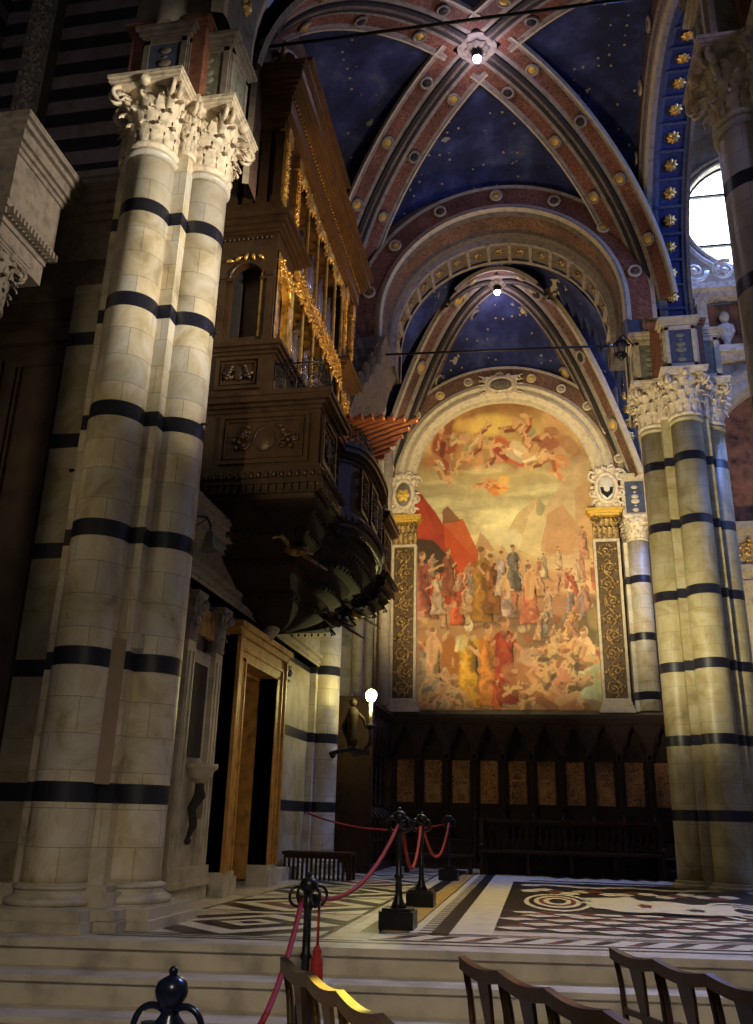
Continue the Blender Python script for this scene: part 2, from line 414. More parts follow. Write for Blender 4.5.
def acanthus(mb, cx, cy, z0, r0_, h, out, wd, ang, mat=0):
    """one leaf that climbs the bell and curls outward at the tip"""
    rows = []; ca, sa = math.cos(ang), math.sin(ang)
    for j in range(10):
        t = j/9
        if t <= .7: q = t/.7; rad = r0_+out*.22*q*q; z = z0+h*q; wj = wd*(.62+.45*math.sin(PI*q*.9))
        else: q = (t-.7)/.3; rad = r0_+out*(.22+.78*math.sin(q*PI/2)); z = z0+h-h*.26*(1-math.cos(q*PI/2)); wj = wd*(.76-.60*q)
        wj *= 1+.20*(j % 2); row = []
        for i in range(7):
            s_ = (i-3)/3; rad2 = rad+.26*wd*(1-s_*s_)+(.09*wd if i in (1, 3, 5) else 0)
            row.append((cx+rad2*ca-wj*s_*sa, cy+rad2*sa+wj*s_*ca, z-.07*h*s_*s_))
        rows.append(row)
    mb.grid(rows, mat)
def capital(mb, cx, cy, z0, h, r, half, mat=0, rot=PI/4, oct_=False):
    """composite capital: bell, two rows of acanthus, corner volutes and a moulded abacus"""
    mb.lathe(cx, cy, [(r*1.02, z0), (r*1.12, z0+.03*h), (r*1.12, z0+.07*h), (r*1.0, z0+.09*h), (r*1.02, z0+.45*h), (r*1.18, z0+.75*h), (r*1.4, z0+.88*h)], 24, mat)
    for k in range(12): acanthus(mb, cx, cy, z0+.06*h, r*1.0, .30*h, r*.36, r*.22, 2*PI*k/12, mat)
    for k in range(12): acanthus(mb, cx, cy, z0+.25*h, r*1.03, .30*h, r*.55, r*.23, 2*PI*(k+.5)/12, mat)
    for k in range(12): acanthus(mb, cx, cy, z0+.45*h, r*1.08, .28*h, r*.62, r*.20, 2*PI*k/12, mat)
    for k in range(4):
        a = rot+PI/2*k; ca, sa = math.cos(a), math.sin(a); U = Vector((ca, sa, 0)); V = Vector((0, 0, 1)); W = Vector((-sa, ca, 0))
        o = Vector((cx, cy, z0+.72*h))
        for sg in (-1, 1):
            spiral(mb, o+W*sg*r*.12, U, V, W*sg, half*1.16, .03*h, .10*h, 1.5, .03*h+.004, -1, PI/2, mat, 18)
        mb.tube([(cx+ca*r*1.0, cy+sa*r*1.0, z0+.5*h), (cx+ca*half*.95, cy+sa*half*.95, z0+.78*h), (cx+ca*half*1.2, cy+sa*half*1.2, z0+.86*h)], [.03*h, .06*h, .05*h], 6, mat)
        a2 = a+PI/4
        mb.ball((cx+math.cos(a2)*half*1.0, cy+math.sin(a2)*half*1.0, z0+.88*h), .075*h, 8, 5, mat)
        acanthus(mb, cx, cy, z0+.52*h, r*1.06, .34*h, half*1.25-r, r*.22, a, mat)
    for d, a, b in ((0.0, .86, .90), (.03, .90, .95), (.06, .95, 1.0)):
        q = half+d*r*2; mb.box(cx-q, cx+q, cy-q, cy+q, z0+a*h, z0+b*h, mat)
def attic_base(mb, cx, cy, z0, r, h, mat=0, seg=28):
    P = [(r*1.42, z0), (r*1.42, z0+.05*h)]
    for k in range(7): a = -PI/2+PI*k/6; P.append((r*1.30+.16*h*math.cos(a)*.9, z0+.22*h+.16*h*math.sin(a)))
    P += [(r*1.20, z0+.42*h), (r*1.12, z0+.55*h), (r*1.16, z0+.66*h)]
    for k in range(7): a = -PI/2+PI*k/6; P.append((r*1.12+.09*h*math.cos(a), z0+.78*h+.09*h*math.sin(a)))
    P += [(r*1.03, z0+.92*h), (r, z0+h)]
    mb.lathe(cx, cy, P, seg, mat)
def sweep_arch(mb, cx, cz, axis, prof, a0=0, a1=PI, n=40, mats=None, plane='Y', foot=None):
    """sweep an arch profile. prof = list of (radius, depth coordinate); plane 'Y': arch stands in XZ, depth along Y;
       plane 'X': arch stands in YZ, depth along X. foot: z the legs run straight down to"""
    rows = []; uvs = []; angs = [a0+(a1-a0)*i/n for i in range(n+1)]
    seq = []
    if foot is not None: seq.append((angs[0], foot))
    seq += [(a, None) for a in angs]
    if foot is not None: seq.append((angs[-1], foot))
    L_ = 0; rm = prof[0][0]; last = None
    vv = [0]
    for i in range(1, len(prof)): vv.append(vv[-1]+math.hypot(prof[i][0]-prof[i-1][0], prof[i][1]-prof[i-1][1]))
    for a, ft in seq:
        row = []
        for r, d in prof:
            h = cx+r*math.cos(a); z = ft if ft is not None else cz+r*math.sin(a)
            row.append((h, d, z) if plane == 'Y' else (d, h, z))
        if last is not None: L_ += (Vector(row[0])-last).length
        last = Vector(row[0]); rows.append(row); uvs.append([(L_, v) for v in vv])
    mb.grid(rows, mats or 0, False, uvs)
def rosette(mb, c, N_, r, mat=0, petals=8):
    """flower boss facing direction N_"""
    c = Vector(c); N_ = Vector(N_).normalized()
    U = N_.cross(Vector((0, 0, 1)))
    if U.length < 1e-3: U = Vector((1, 0, 0))
    U.normalize(); V = N_.cross(U)
    b = len(mb.v); n = petals*4; ring = []
    mb.v.append(tuple(c+N_*r*.30))
    for k, (f, h) in enumerate(((.35, .34), (.7, .30), (1.0, .04))):
        for i in range(n):
            a = 2*PI*i/n; q = r*f*(1+.14*math.cos(a*petals)*(1 if f > .5 else -1))
            mb.v.append(tuple(c+U*q*math.cos(a)+V*q*math.sin(a)+N_*r*h*(1-.35*(math.cos(a*petals) < 0))))
    for i in range(n):
        i2 = (i+1) % n; mb.face([b, b+1+i, b+1+i2], mat, None, True)
        for k in range(2): mb.face([b+1+k*n+i, b+1+(k+1)*n+i, b+1+(k+1)*n+i2, b+1+k*n+i2], mat, None, True)
    mb.ball(c+N_*r*.32, r*.24, 8, 5, mat)
def medallion(mb, c, N_, r, m0, m1):
    """ring frame (m0) with a domed centre (m1)"""
    c = Vector(c); N_ = Vector(N_).normalized(); U = N_.orthogonal().normalized(); V = N_.cross(U)
    mb.tube([c+U*r*math.cos(a)+V*r*math.sin(a)+N_*r*.15 for a in [2*PI*i/20 for i in range(20)]], r*.24, 6, m0, closed=True)
    b = len(mb.v); n = 14
    for f, h in ((.92, .05), (.5, .38)):
        for i in range(n): a = 2*PI*i/n; mb.v.append(tuple(c+U*r*f*math.cos(a)+V*r*f*math.sin(a)+N_*r*h))
    mb.v.append(tuple(c+N_*r*.5))
    for i in range(n):
        i2 = (i+1) % n
        mb.face([b+i, b+i2, b+n+i2, b+n+i], m0 if False else m1, None, True); mb.face([b+n+i, b+n+i2, b+2*n], m1, None, True)
def mould(x0, x1, y0, y1, z, steps, mb, sides=(1, 1, 1, 1), mat=0):
    """stacked projecting courses; steps = (height, projection); sides = grow -x,+x,-y,+y"""
    for h, p in steps:
        mb.box(x0-p*sides[0], x1+p*sides[1], y0-p*sides[2], y1+p*sides[3], z, z+h, mat); z += h
    return z

# ================================================================== THE SETTING
def edge_y(x): return 8.34+0.139*(x+4.87)          # front edge of the raised floor
def slab(name, dy, z0, z1, mat, yb=None, x0=-10.5, x1=8.0, **k):
    mb = MB(); y0, y1 = edge_y(x0)-dy, edge_y(x1)-dy
    mb.prism([(x0, y0), (x1, y1), (x1, yb or y1+1.6), (x0, yb or y0+1.6)], z0, z1)
    mb.prism([(x0, y0-.035), (x1, y1-.035), (x1, y1+.3), (x0, y0+.3)], z1-.05, z1+.001)
    return mb.build(name, mat, **k)

# raised floor with its marble intarsia, one mesh
WH, BK, RD, YL, ST, GY = range(6)
fl = MB(); x0, x1 = -10.5, 8.0
fl.prism([(x0, edge_y(x0)), (x1, edge_y(x1)), (x1, 24.6), (x0, 24.6)], -0.23, 0.0, ST)
fl.prism([(x0, edge_y(x0)-.04), (x1, edge_y(x1)-.04), (x1, edge_y(x1)), (x0, edge_y(x0))], -0.07, 0.0, ST)
LV = [0]
def inlay(poly, mat, lv):
    b = len(fl.v); z = 0.0015*lv
    fl.v += [(x, y, z) for x, y in poly]; fl.face(range(b, b+len(poly)), mat)
def rect(xa, xb, ya, yb, mat, lv): inlay([(xa, ya), (xb, ya), (xb, yb), (xa, yb)], mat, lv)
def sk(x, dy): return (x, edge_y(x)+dy)            # follows the slanted front edge
def skrect(xa, xb, d0, d1, mat, lv): inlay([sk(xa, d0), sk(xb, d0), sk(xb, d1), sk(xa, d1)], mat, lv)
# border strips along the front edge
skrect(-4.3, 8, .30, .38, BK, 1); skrect(-1.7, 8, .52, 1.12, BK, 1); skrect(-1.7, 8, .60, 1.04, WH, 2)
for i in range(24):
    xa = -1.6+.40*i
    inlay([sk(xa, .64), sk(xa+.16, .64), sk(xa+.30, .82), sk(xa+.14, .82)], BK if i % 2 else RD, 3)
    inlay([sk(xa+.12, .82), sk(xa+.28, .82), sk(xa+.40, 1.0), sk(xa+.24, 1.0)], BK, 3)
skrect(-1.7, 8, 1.18, 1.24, RD, 1)
# left fields: nested diamonds in dark frames
skrect(-4.35, -1.75, .45, .52, BK, 1)
for j in range(6):
    ya = 9.15+2.35*j
    xa, xb = -4.25, -2.15
    def pt(x, y): return (x, y+(.139*(x+3.2) if j < 1 else .139*(x+3.2)*max(0, 1-j*.5)))
    inlay([pt(xa, ya), pt(xb, ya), pt(xb, ya+2.15), pt(xa, ya+2.15)], BK, 1)
    cx_, cy_ = (xa+xb)/2, ya+1.07
    for q, mm in ((1.0, WH), (.66, BK), (.36, WH), (.15, BK)):
        inlay([pt(cx_-1.0*q, cy_), pt(cx_, cy_-.98*q), pt(cx_+1.0*q, cy_), pt(cx_, cy_+.98*q)], mm if j % 2 == 0 or mm != BK else RD, 2+int((1-q)*10))
    for sx_, sy_ in ((-1, -1), (1, -1), (1, 1), (-1, 1)):
        X_, Y_ = (xa if sx_ < 0 else xb), (ya if sy_ < 0 else ya+2.15)
        inlay([pt(X_-sx_*.06, Y_-sy_*.05), pt(X_-sx_*.66, Y_-sy_*.05), pt(X_-sx_*.06, Y_-sy_*.62)][::(1 if sx_*sy_ > 0 else -1)], WH if j % 2 else GY, 2)
rect(-2.05, -1.90, 10.2, 22.3, WH, 1); rect(-1.90, -1.68, 9.9, 22.3, BK, 1); rect(-1.66, -1.42, 10.0, 22.3, YL, 1)
rect(-1.42, -1.40, 10.0, 22.3, BK, 1); rect(-1.40, -1.16, 10.0, 22.3, WH, 1)
for i in range(52):
    ya = 10.0+.235*i; inlay([(-1.30, ya), (-1.16, ya+.02), (-1.16, ya+.13), (-1.30, ya+.11)], BK, 2)
rect(-1.16, -.97, 9.9, 22.3, BK, 1); rect(-.97, -.52, 10.1, 22.3, WH, 1)
# the great figured panel
PX0, PX1, PY0, PY1 = -.52, 3.75, 10.6, 19.0
rect(PX0, PX1, PY0, PY1, BK, 1)
for r_ in range(4):
    for i in range(8):
        cx_ = PX0+.25+.55*i+(.275 if r_ % 2 else 0); cy_ = 10.92+.50*r_
        if cx_ < PX1-.2:
            inlay([(cx_-.27, cy_), (cx_-.05, cy_-.22), (cx_+.27, cy_-.02), (cx_+.05, cy_+.14)], WH, 4)
            inlay([(cx_-.27, cy_+.24), (cx_+.02, cy_+.14), (cx_+.27, cy_+.26), (cx_, cy_+.36)], RD, 3)
def blob(cx_, cy_, rx_, ry_, mat, lv, n=30, wob=0.0, ph=0.0):
    b = len(fl.v); z = 0.0015*lv; fl.v.append((cx_, cy_, z))
    for i in range(n):
        a = 2*PI*i/n; k = 1+wob*math.sin(5*a+ph)+wob*.6*math.sin(9*a+2*ph); fl.v.append((cx_+rx_*k*math.cos(a), cy_+ry_*k*math.sin(a), z))
    for i in range(n): fl.face([b, b+1+i, b+1+(i+1) % n], mat)
for cx_, cy_, s_ in ((.25, 14.6, 1.0), (2.85, 14.1, 1.0)):
    for q, mm in ((1, WH), (.86, BK), (.7, WH), (.56, RD), (.42, WH), (.26, BK)): blob(cx_, cy_, .50*q, 1.5*q, mm, 3+int((1-q)*10), 30)
blob(1.75, 14.2, 1.05, .95, WH, 8.9, 48, .12, .6); blob(1.2, 14.6, .55, 1.15, WH, 9.4, 40, .14, 1.6); blob(2.45, 14.2, .5, .8, WH, 9.8, 40, .15, 2.6)
blob(1.75, 13.2, .7, .10, BK, 11, 30, .2); blob(1.5, 14.3, .10, .30, RD, 11.5, 20, .2); blob(2.15, 13.9, .12, .2, BK, 12, 20, .2)
for i in range(16): blob(PX0+.35+.22*i, 16.6+.35*math.sin(i*1.7), .16, .34, (WH, GY, RD)[i % 3], 5+.05*i, 14, .15, i)
for i in range(14): blob(PX0+.35+.26*i, 12.75+.14*math.sin(i*2.3), .2, .13, (WH, RD)[i % 2], 5+.05*i, 14, .15, i)
for i in range(12): blob(PX0+.35+.3*i, 18.0+.2*math.sin(i*1.3), .2, .25, (WH, GY)[i % 2], 5+.05*i, 14, .15, i)
rect(PX0, PX1, 19.0, 22.4, WH, 1); rect(PX0+.3, PX1, 19.3, 19.6, BK, 2); rect(PX0+.6, PX1, 20.1, 21.7, GY, 2)
for i in range(8): inlay([(PX0+.7+.4*i, 20.9), (PX0+.9+.4*i, 20.3), (PX0+1.1+.4*i, 20.9), (PX0+.9+.4*i, 21.5)], BK, 3)
fl.build('floor', ['white_marble', 'black_marble', 'red_marble', 'yellow_marble', 'step_marble', 'moulded_marble'], kind='structure')
tag(slab('marble_step', .48, -.46, -.23, 'step_marble'), 'upper pale marble step just below the inlaid floor', 'step')
tag(slab('marble_step', .96, -.69, -.46, 'step_marble'), 'lowest pale marble step, nearest the camera', 'step')
mb = MB(); mb.box(-12, 9, -9, 9.5, -.85, -.69); mb.build('floor_nave', 'step_marble', kind='structure')

# ------------------------------------------------------------------ walls
mb = MB(); WX = -4.95
mb.box(WX-.6, WX, 9.9, 13.5, 0, 18); mb.box(WX-.6, WX, 15.5, 24.6, 0, 18); mb.box(WX-.6, WX, 13.5, 15.5, 3.7, 18)
mb.build('wall_left', 'wall_marble', kind='structure')
mb = MB()
mb.box(-5.6, 4.6, 24.0, 24.5, 0, 18)
mb.build('wall_back', 'dark_plaster', kind='structure')
# wall of the next bay to the right, with its round window
mb = MB(); WCX, WCZ, WR = 7.30, 19.3, 2.05
for i in range(40):
    a, b_ = 2*PI*i/40, 2*PI*(i+1)/40
    def sq(a):
        m_ = max(abs(math.cos(a)), abs(math.sin(a))); return (WCX+2.7*math.cos(a)/m_, WCZ+2.7*math.sin(a)/m_)
    p, q = sq(a), sq(b_); bb = len(mb.v)
    c1, c2 = (WCX+WR*math.cos(a), WCZ+WR*math.sin(a)), (WCX+WR*math.cos(b_), WCZ+WR*math.sin(b_))
    mb.v += [(c1[0], 24.0, c1[1]), (c2[0], 24.0, c2[1]), (q[0], 24.0, q[1]), (p[0], 24.0, p[1]), (c1[0], 24.5, c1[1]), (c2[0], 24.5, c2[1])]
    mb.face([bb, bb+1, bb+2, bb+3]); mb.face([bb, bb+4, bb+5, bb+1])
mb.box(4.6, 10.5, 24.0, 24.5, 0, WCZ-2.7); mb.box(4.6, 10.5, 24.0, 24.5, WCZ+2.7, 25)
mb.box(10.0, 10.5, 24.0, 24.5, WCZ-2.7, WCZ+2.7)
mb.build('wall_right_chapel', 'plain_marble_blocks', kind='structure')
mb = MB(); mb.box(10.5, 11, 9, 24.5, 0, 25); mb.build('wall_right', 'plain_marble_blocks', kind='structure')
mb = MB(); mb.box(-11, -10.5, 3, 16, 0, 18); mb.box(-10.5, -5.55, 12.2, 12.8, 0, 18); mb.build('wall_left_transept', 'striped_marble', kind='structure')
mb = MB(); mb.box(4.1, 11, 9, 24.6, 24.8, 25.2); mb.box(-11, -4.6, 3, 16, 18, 18.4); mb.build('ceiling_side_bays', 'dark_plaster', kind='structure')
t = MB(); t.lathe(0, 0, [(0.001, 0), (WR+.02, 0), (WR+.02, .02), (.001, .02)], 40)
mb = MB(); mb.v = [(WCX+x, 24.3+z, WCZ+y) for x, y, z in t.v]; mb.f = [f[::-1] for f in t.f]; mb.m = t.m; mb.uv = t.uv; mb.sm = [False]*len(t.f)
win = mb.build('window_1', 'window_daylight', kind='structure')
mb = MB()
for dz in (-1.0, .9): 
    hw = math.sqrt(max(0.01, WR**2-dz**2)); mb.box(WCX-hw, WCX+hw, 24.14, 24.24, WCZ+dz-.035, WCZ+dz+.035)
mb.box(WCX-.035, WCX+.035, 24.15, 24.23, WCZ-WR, WCZ+WR)
mb.tube([(WCX+WR*math.cos(a), 24.18, WCZ+WR*math.sin(a)) for a in [2*PI*i/40 for i in range(40)]], .06, 6, 0, True)
mb.build('window_bars', 'wrought_iron', win)

# ------------------------------------------------------------------ vaults
def rib_drop(t, par): return 1-t*t if par else math.sqrt(max(0, 1-t*t))
def vault_z(u, v, zs, H0, cN, cS, cE, cW, par=0):
    t = max(abs(u), abs(v)); t = min(t, 0.99999)
    D = zs+(H0-zs)*rib_drop(t, par)
    if t < 1e-4: return H0
    if abs(v) >= abs(u): q = u/t; cr = cN if v > 0 else cS
    else: q = v/t; cr = cE if u > 0 else cW
    ridge = H0+(cr-H0)*t*t
    ridge = max(ridge, D)
    return D+(ridge-D)*math.sqrt(max(0, 1-q*q))
def vault(name, cx, cy, hx, hy, zs, H0, cN, cS, cE, cW, par=0, n=40):
    mb = MB(); rows = []
    for j in range(n+1):
        v = -math.cos(PI*j/n); row = []
        for i in range(n+1):
            u = -math.cos(PI*i/n); row.append((cx+u*hx, cy+v*hy, vault_z(u, v, zs, H0, cN, cS, cE, cW, par)))
        rows.append(row)
    mb.grid(rows[::-1]); return mb.build(name, 'starry_blue_plaster', kind='structure')
NB = dict(cx=-.72, cy=14.9, hx=3.95, hy=3.95, zs=12.3, H0=17.6)
FB = dict(cx=-.62, cy=22.36, hx=3.55, hy=1.72, zs=10.35, H0=16.45, par=1)
vault('ceiling', **NB, cN=16.8, cS=16.8, cE=17.2, cW=17.2)
vault('ceiling_far_bay', **FB, cN=14.12, cS=16.0, cE=14.9, cW=14.9)

def rib(label, V, dx, dy, wband=.29, s=1.0, t1=.992, t0=0.07, red='red_painted_band'):
    n = 34; P = []
    for i in range(n+1):
        t = t0+(t1-t0)*math.sin(PI/2*i/n); P.append(Vector((V['cx']+dx*V['hx']*t, V['cy']+dy*V['hy']*t, V['zs']+(V['H0']-V['zs'])*rib_drop(t, V.get('par', 0))-.03)))
    Ld = Vector((dy*V['hy'], -dx*V['hx'], 0)).normalized()
    half = [(.04, .04), (.05, .12), (.13, .12), (.15, .07), (.24, .07), (.26, .05), (.26+wband, .05), (.28+wband, .07), (.34+wband, .07), (.35+wband, .10), (.40+wband, .10), (.42+wband, .0)]
    prof = [(-a*s, b*s) for a, b in half[::-1]]+[(a*s, b*s) for a, b in half]
    hm = [3, 2, 2, 0, 0, 1, 0, 0, 0, 4, 4]
    mats = hm[::-1]+[2]+hm
    root = thing('vault_rib', label, 'vault rib', tuple(P[-1]))
    rows = []; uvs = []; acc = 0; fr = []
    for i, p in enumerate(P):
        T = (P[min(i+1, n)]-P[max(i-1, 0)]).normalized(); D = Ld.cross(T).normalized()
        if D.z > 0 or (D.z > -.05 and D.dot(Vector((V['cx'], V['cy'], 5))-p) < 0): D = -D
        fr.append((p, T, D)); rows.append([p+Ld*a+D*b for a, b in prof])
        if i: acc += (p-P[i-1]).length
        uvs.append([(acc, a) for a, b in prof])
    mb = MB(); mb.grid(rows, mats, False, uvs); mb.build('painted_band', ['grey_moulding', red, 'dark_groove', 'bead_painted_band', 'cream_border'], root)
    mb = MB(); k = 0; pts = []; rs = []
    for i in range(n*6+1):
        f = i/6; j = min(int(f), n-1); q = P[j].lerp(P[j+1], f-j)+fr[j][2]*.08*s; pts.append(q); rs.append((.045+.014*(i % 2))*s)
    mb.tube(pts, rs, 6); mb.build('rope_moulding', 'bead_painted_band', root)
    nxt = .8
    acc = 0
    for i in range(1, n):
        acc += (P[i]-P[i-1]).length
        if acc > nxt:
            for sg in (-1, 1):
                m_ = MB(); medallion(m_, fr[i][0]+Ld*sg*(.26+wband/2)*s+fr[i][2]*.08*s, fr[i][2], .13*s, 0, 1)
                m_.build('medallion', ['grey_moulding', 'gilt_paint' if (i+sg) % 3 else 'dark_groove'], root)
            nxt += 1.7*s
    return root
rib('vault rib with red painted bands curving down behind the organ from the near crossing', NB, -1, 1)
rib('vault rib with red painted bands falling from the near crossing to the right-hand pier', NB, 1, 1)
rib('dim vault rib running from the near crossing toward the camera on the left', NB, -1, -1)
rib('dim vault rib running from the near crossing toward the camera on the right', NB, 1, -1)
rib('brown painted rib of the far vault descending left of the large fresco', FB, -1, 1, .24, 1.35, red='brown_painted_band')
rib('brown painted rib of the far vault descending right of the large fresco', FB, 1, 1, .24, 1.35, red='brown_painted_band')
rib('short near rib of the far vault, hidden partly by the coffered arch on the left', FB, -1, -1, .24, 1.1, t1=.42, red='brown_painted_band')
rib('short near rib of the far vault, beside the peeling patch on the right', FB, 1, -1, .24, 1.1, t1=.42, red='brown_painted_band')
for V, lab in ((NB, 'carved stone boss at the crossing of the near starry vault'), (FB, 'carved stone boss at the crossing of the far starry vault')):
    c = Vector((V['cx'], V['cy'], V['H0']-.16)); mb = MB(); rosette(mb, c, (0, 0, -1), .26, 0, 8)
    mb.lathe(c.x, c.y, [(.44, c.z+.02), (.46, c.z+.1), (.3, c.z+.2)], 20)
    tag(mb.build('vault_boss', 'grey_moulding'), lab, 'vault boss')
def crossing_lamp(V, lab, dz, e):
    x, y, z = V['cx'], V['cy'], V['H0']-.3
    t = thing('hanging_spotlight', lab, 'lamp', (x, y, z-dz))
    mb = MB(); mb.tube([(x, y, z+.4), (x, y, z-dz+.3)], .02, 6); mb.lathe(x, y, [(.09, z-dz+.02), (.12, z-dz+.05), (.11, z-dz+.3), (.04, z-dz+.36)], 14)
    mb.build('housing', 'wrought_iron', t)
    mb = MB(); mb.ball((x, y, z-dz), .095, 12, 8); mb.build('bulb', 'spot_glow', t)
    light('POINT', 'lamp_light', (x, y, z-dz-.25), None, e, (.9, .75, 1.0), .1)
crossing_lamp(NB, 'small bright lamp hanging from the near vault crossing', .12, 30)
crossing_lamp(FB, 'small bright lamp hanging from the far vault crossing', .12, 18)

# ------------------------------------------------------------------ arches
def arch_thing(name, label, loc): return thing(name, label, 'arch', loc)
# transverse arch between the two bays
AX, AZ = -.48, 13.03
t = arch_thing('transverse_arch', 'wide round arch with red painted face and coffered underside between the two vaults', (AX, 18.6, 12.3))
mb = MB(); sweep_arch(mb, AX, AZ, 0, [(3.72, 18.75), (3.70, 18.56), (3.60, 18.56), (3.12, 18.58), (3.02, 18.52), (2.97, 18.52), (2.95, 18.58), (2.92, 18.62)], foot=12.45, mats=[0, 0, 1, 0, 2, 0, 0])
mb.build('painted_face', ['cream_border', 'red_painted_band', 'grey_moulding'], t)
mb = MB(); sweep_arch(mb, AX, AZ, 0, [(2.92, 18.62), (2.88, 18.72), (2.92, 18.80), (2.92, 19.35), (2.84, 19.4), (2.84, 19.6)], foot=12.45, mats=[0, 2, 1, 0, 2])
mb.build('painted_soffit', ['coffer_grey', 'brown_painted_band', 'coffer_grey'], t)
mb = MB(); sweep_arch(mb, AX, AZ, 0, [(2.84, 19.6), (2.72, 19.66), (2.72, 19.76)], foot=12.2, mats=[0, 0])
sweep_arch(mb, AX, AZ, 0, [(2.78, 19.76), (2.78, 20.44)], foot=12.2, mats=[1])
sweep_arch(mb, AX, AZ, 0, [(2.72, 20.44), (2.72, 20.56), (2.9, 20.6), (4.2, 20.6)], foot=12.2, mats=[0, 0, 0])
nco = 15
for i in range(nco+1):
    a = PI*i/nco; c_, s_ = math.cos(a), math.sin(a)
    mb.obox((AX+2.70*c_+.045*s_, 19.7, AZ+2.70*s_-.045*c_), (.12*c_, 0, .12*s_), (-.09*s_, 0, .09*c_), (0, .8, 0), 0)
mb.build('coffering', ['grey_moulding', 'coffer_grey'], t)
for i in range(nco):
    a = PI*(i+.5)/nco; m_ = MB(); rosette(m_, (AX+2.76*math.cos(a), 20.1, AZ+2.76*math.sin(a)), (-math.cos(a), 0, -math.sin(a)), .12, 0, 6)
    m_.build('rosette', 'dull_gilding', t)
for i in range(7):
    a = PI*(i+.5)/7; m_ = MB(); medallion(m_, (AX+3.36*math.cos(a), 18.55, AZ+3.36*math.sin(a)), (0, -1, 0), .14, 0, 1)
    m_.build('medallion', ['cream_border', 'gilt_paint' if i in (1, 3, 5) else 'brown_painted_band'], t)
mb = MB(); sweep_arch(mb, AX, AZ, 0, [(3.70, 18.78), (4.0, 18.78)], foot=12.4); mb.build('spandrel', 'dark_plaster', t)
# near transverse arch, over the camera's side of the near bay
mb = MB(); P5 = [(-4.95, 12.45), (-3.28, 12.45), (-3.5, 11.9), (-3.62, 11.4), (-4.0, 10.9), (-4.2, 10.2), (-4.95, 10.2)]
n5 = len(P5); mb.v = [(x, 18.5, z) for x, z in P5]+[(x, 20.5, z) for x, z in P5]; mb.face(range(n5)); mb.face([n5+i for i in range(n5)][::-1])
for i in range(n5): mb.face([i, n5+i, n5+(i+1) % n5, (i+1) % n5])
for k in range(4): acanthus(mb, -3.9+.14*k, 18.48, 10.9+.25*k, .02, .55, .18, .10, -PI/2)
tag(mb.build('carved_corbel', 'coffer_grey'), 'carved stone corbel under the left foot of the coffered arch', 'corbel')
t = arch_thing('transverse_arch', 'nearest round arch high above, at the top edge of the view', (AX, 11.0, 12.3))
mb = MB(); sweep_arch(mb, AX, AZ, 0, [(3.92, 10.45), (3.86, 10.48), (3.80, 10.46), (3.72, 10.42), (3.70, 10.3), (3.70, 9.2), (3.72, 9.1), (3.9, 9.05)], foot=12.45, mats=[0, 1, 0, 0, 2, 0, 0])
mb.build('painted_face', ['cream_border', 'brown_painted_band', 'green_grey_paint'], t)
for i in range(14):
    a = PI*(i+.5)/14; m_ = MB(); rosette(m_, (AX+3.69*math.cos(a), 9.8, AZ+3.69*math.sin(a)), (-math.cos(a), 0, -math.sin(a)), .18, 0, 6); m_.build('gold_flower', 'gilding', t)
# right-hand arch with the gilded rosettes (between piers, seen edge-on)
t = arch_thing('rosette_arch', 'deep blue arch underside studded with gilded flowers beside the round window', (3.65, 18.75, 12.3))
RC, RZ, RR = 15.0, 12.8, 3.78
mb = MB(); sweep_arch(mb, RC, RZ, 0, [(RR+.62, 3.0), (RR+.58, 2.92), (RR+.24, 2.94), (RR+.18, 2.98), (RR+.10, 3.02), (RR+.05, 3.05), (RR, 3.12), (RR, 3.24)], plane='X', foot=12.45, mats=[0, 1, 0, 2, 0, 3, 0])
mb.build('moulded_edge', ['grey_moulding', 'brown_painted_band', 'bead_painted_band', 'cream_border'], t)
mb = MB(); sweep_arch(mb, RC, RZ, 0, [(RR, 3.24), (RR, 3.32), (RR+.05, 3.40), (RR+.05, 3.90), (RR, 3.92), (RR, 4.0), (RR-.04, 4.02), (RR-.04, 4.1), (RR+.6, 4.14)], plane='X', foot=12.45, mats=[1, 1, 0, 1, 1, 2, 2, 2])
nr = 19
for i in range(nr+1):
    a = PI*i/nr; c_, s_ = math.cos(a), math.sin(a)
    mb.obox((3.31, RC+(RR-.02)*c_+.03*s_, RZ+(RR-.02)*s_-.03*c_), (0, .06*c_, .06*s_), (0, -.06*s_, .06*c_), (.62, 0, 0), 1)
mb.build('blue_soffit', ['blue_painted_band', 'slate_paint', 'bead_painted_band'], t)
for i in range(nr):
    a = PI*(i+.5)/nr; m_ = MB(); rosette(m_, (3.65, RC+(RR-.01)*math.cos(a), RZ+(RR-.01)*math.sin(a)), (0, -math.cos(a), -math.sin(a)), .135, 0, 8)
    m_.build('gilded_flower', 'gilding', t)
for i in range(7):
    a = PI*(i+.4)/8; m_ = MB(); medallion(m_, (2.91, RC+(RR+.41)*math.cos(a), RZ+(RR+.41)*math.sin(a)), (-1, 0, 0), .14, 0, 1)
    m_.build('medallion', ['cream_border', 'brown_painted_band'], t)
# left wall arch behind the organ
t = arch_thing('wall_arch', 'painted wall arch behind the top of the organ', (-4.3, 18.7, 12.3))
mb = MB(); sweep_arch(mb, RC-.1, 12.9, 0, [(3.95, -4.40), (3.92, -4.30), (3.5, -4.32), (3.4, -4.36), (3.3, -4.9)], plane='X', foot=10.9, mats=[0, 1, 0, 2])
mb.build('painted_face', ['cream_border', 'brown_painted_band', 'grey_moulding'], t)
